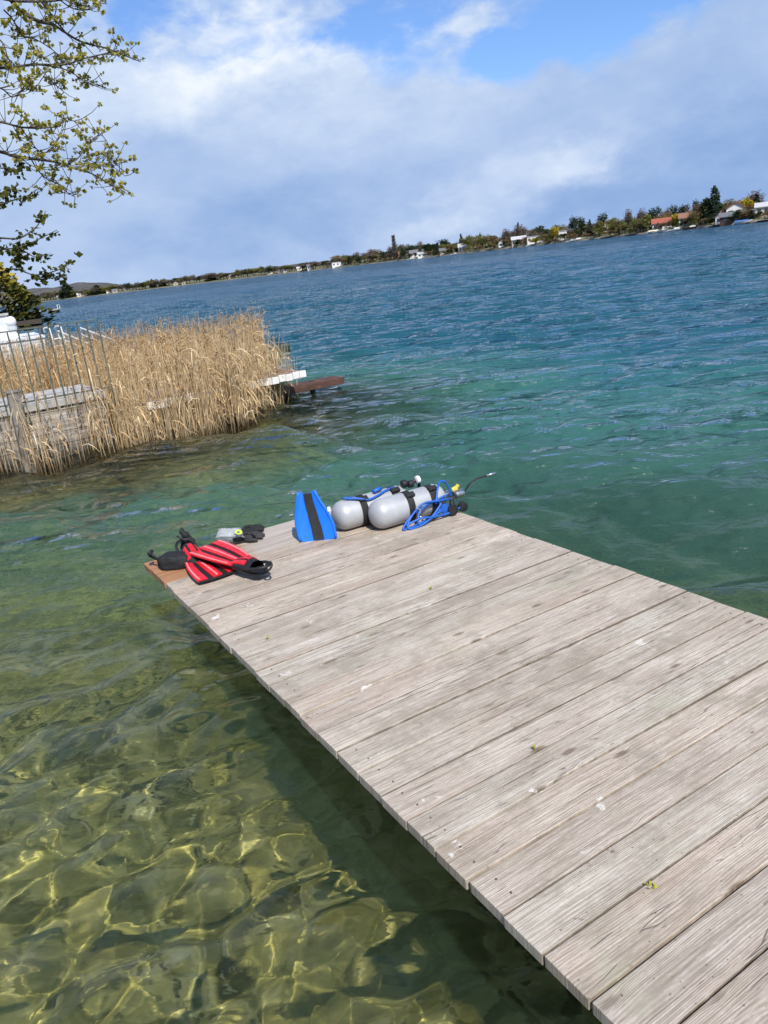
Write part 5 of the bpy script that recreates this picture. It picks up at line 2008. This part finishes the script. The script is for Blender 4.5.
def leaf_quads(V, F, T, c, n_, size, droop, g):
    for _ in range(n_):
        a = g.uniform(0, 6.283)
        dr = np.array([math.cos(a), math.sin(a), g.normal(.1 - droop, .5)])
        dr /= np.linalg.norm(dr)
        sd = np.cross(dr, g.normal(0, 1, 3))
        sd /= np.linalg.norm(sd)
        nn = np.cross(dr, sd)
        L = size * g.uniform(.6, 1.2)
        c0 = np.array(c) + dr * size * .15
        t = float(np.clip(g.normal(.5, .28), 0, 1))
        b = len(V)
        # a folded three-pointed leaf
        V += [tuple(c0), tuple(c0 + dr * L * .45 + sd * L * .42 + nn * L * .12), tuple(c0 + dr * L * .5), tuple(c0 + dr * L * .45 - sd * L * .42 + nn * L * .12),
              tuple(c0 + dr * L + nn * L * g.normal(0, .15))]
        F += [(b, b + 1, b + 4, b + 2), (b, b + 2, b + 4, b + 3)]
        T += [t] * 5
g = np.random.default_rng(9)
V, F, T = [], [], []
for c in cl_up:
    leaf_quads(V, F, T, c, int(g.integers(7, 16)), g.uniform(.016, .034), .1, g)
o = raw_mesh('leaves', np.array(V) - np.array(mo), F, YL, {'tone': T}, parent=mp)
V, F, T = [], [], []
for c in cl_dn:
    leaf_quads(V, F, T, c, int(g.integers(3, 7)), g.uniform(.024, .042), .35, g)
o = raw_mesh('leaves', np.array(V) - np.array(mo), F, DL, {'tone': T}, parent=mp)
o['label'] = 'lower leaves with shade painted in as darker green'

# golden-tipped conifer on the left bank
cd = 46.0
cb = at_d(-6, 330, cd)
cz = .5
ct = at_d(-4, 256, cd)[2]
ch = float(ct - cz)
cr = 42 * cd / FPX
cn = empty('golden_conifer', (float(cb[0]), float(cb[1]), cz), .4, 'dense conifer with golden yellow top growing behind the stone pedestal', 'tree')
g = np.random.default_rng(14)
V, F, T = [], [], []
for k in range(3000):
    h = g.uniform(.02, 1) ** 1.1
    a = g.uniform(0, 6.283)
    lump_ = 1 + .16 * math.sin(5 * a + 9 * h) + .1 * math.sin(11 * a - 17 * h)
    r = cr * (1 - .80 * h ** 1.7) * lump_ * g.uniform(.72, 1.04)
    c = np.array([r * math.cos(a), r * math.sin(a), h * ch])
    out_ = np.array([math.cos(a), math.sin(a), g.uniform(-.2, .6)])
    s = g.uniform(.12, .26)
    sd = np.cross(out_, g.normal(0, 1, 3))
    sd /= np.linalg.norm(sd)
    b = len(V)
    V += [tuple(c - sd * s * .5), tuple(c + out_ * s), tuple(c + sd * s * .5), tuple(c - out_ * s * .6)]
    F.append((b, b + 1, b + 2, b + 3))
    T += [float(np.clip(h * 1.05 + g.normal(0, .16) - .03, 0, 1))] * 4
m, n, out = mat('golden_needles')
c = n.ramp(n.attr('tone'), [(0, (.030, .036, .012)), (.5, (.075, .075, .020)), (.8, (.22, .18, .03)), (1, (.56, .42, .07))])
d1 = n.new('ShaderNodeBsdfDiffuse')
n.put(d1.inputs[0], c)
n.l.new(d1.outputs[0], out.inputs[0])
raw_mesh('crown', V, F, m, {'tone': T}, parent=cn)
mb = MB()
mb.tube([(0, 0, -.3), (0, 0, ch * .5), (0, 0, ch * .9)], [.22, .14, .03], 10)
mb.build('trunk', TRUNKM, cn)
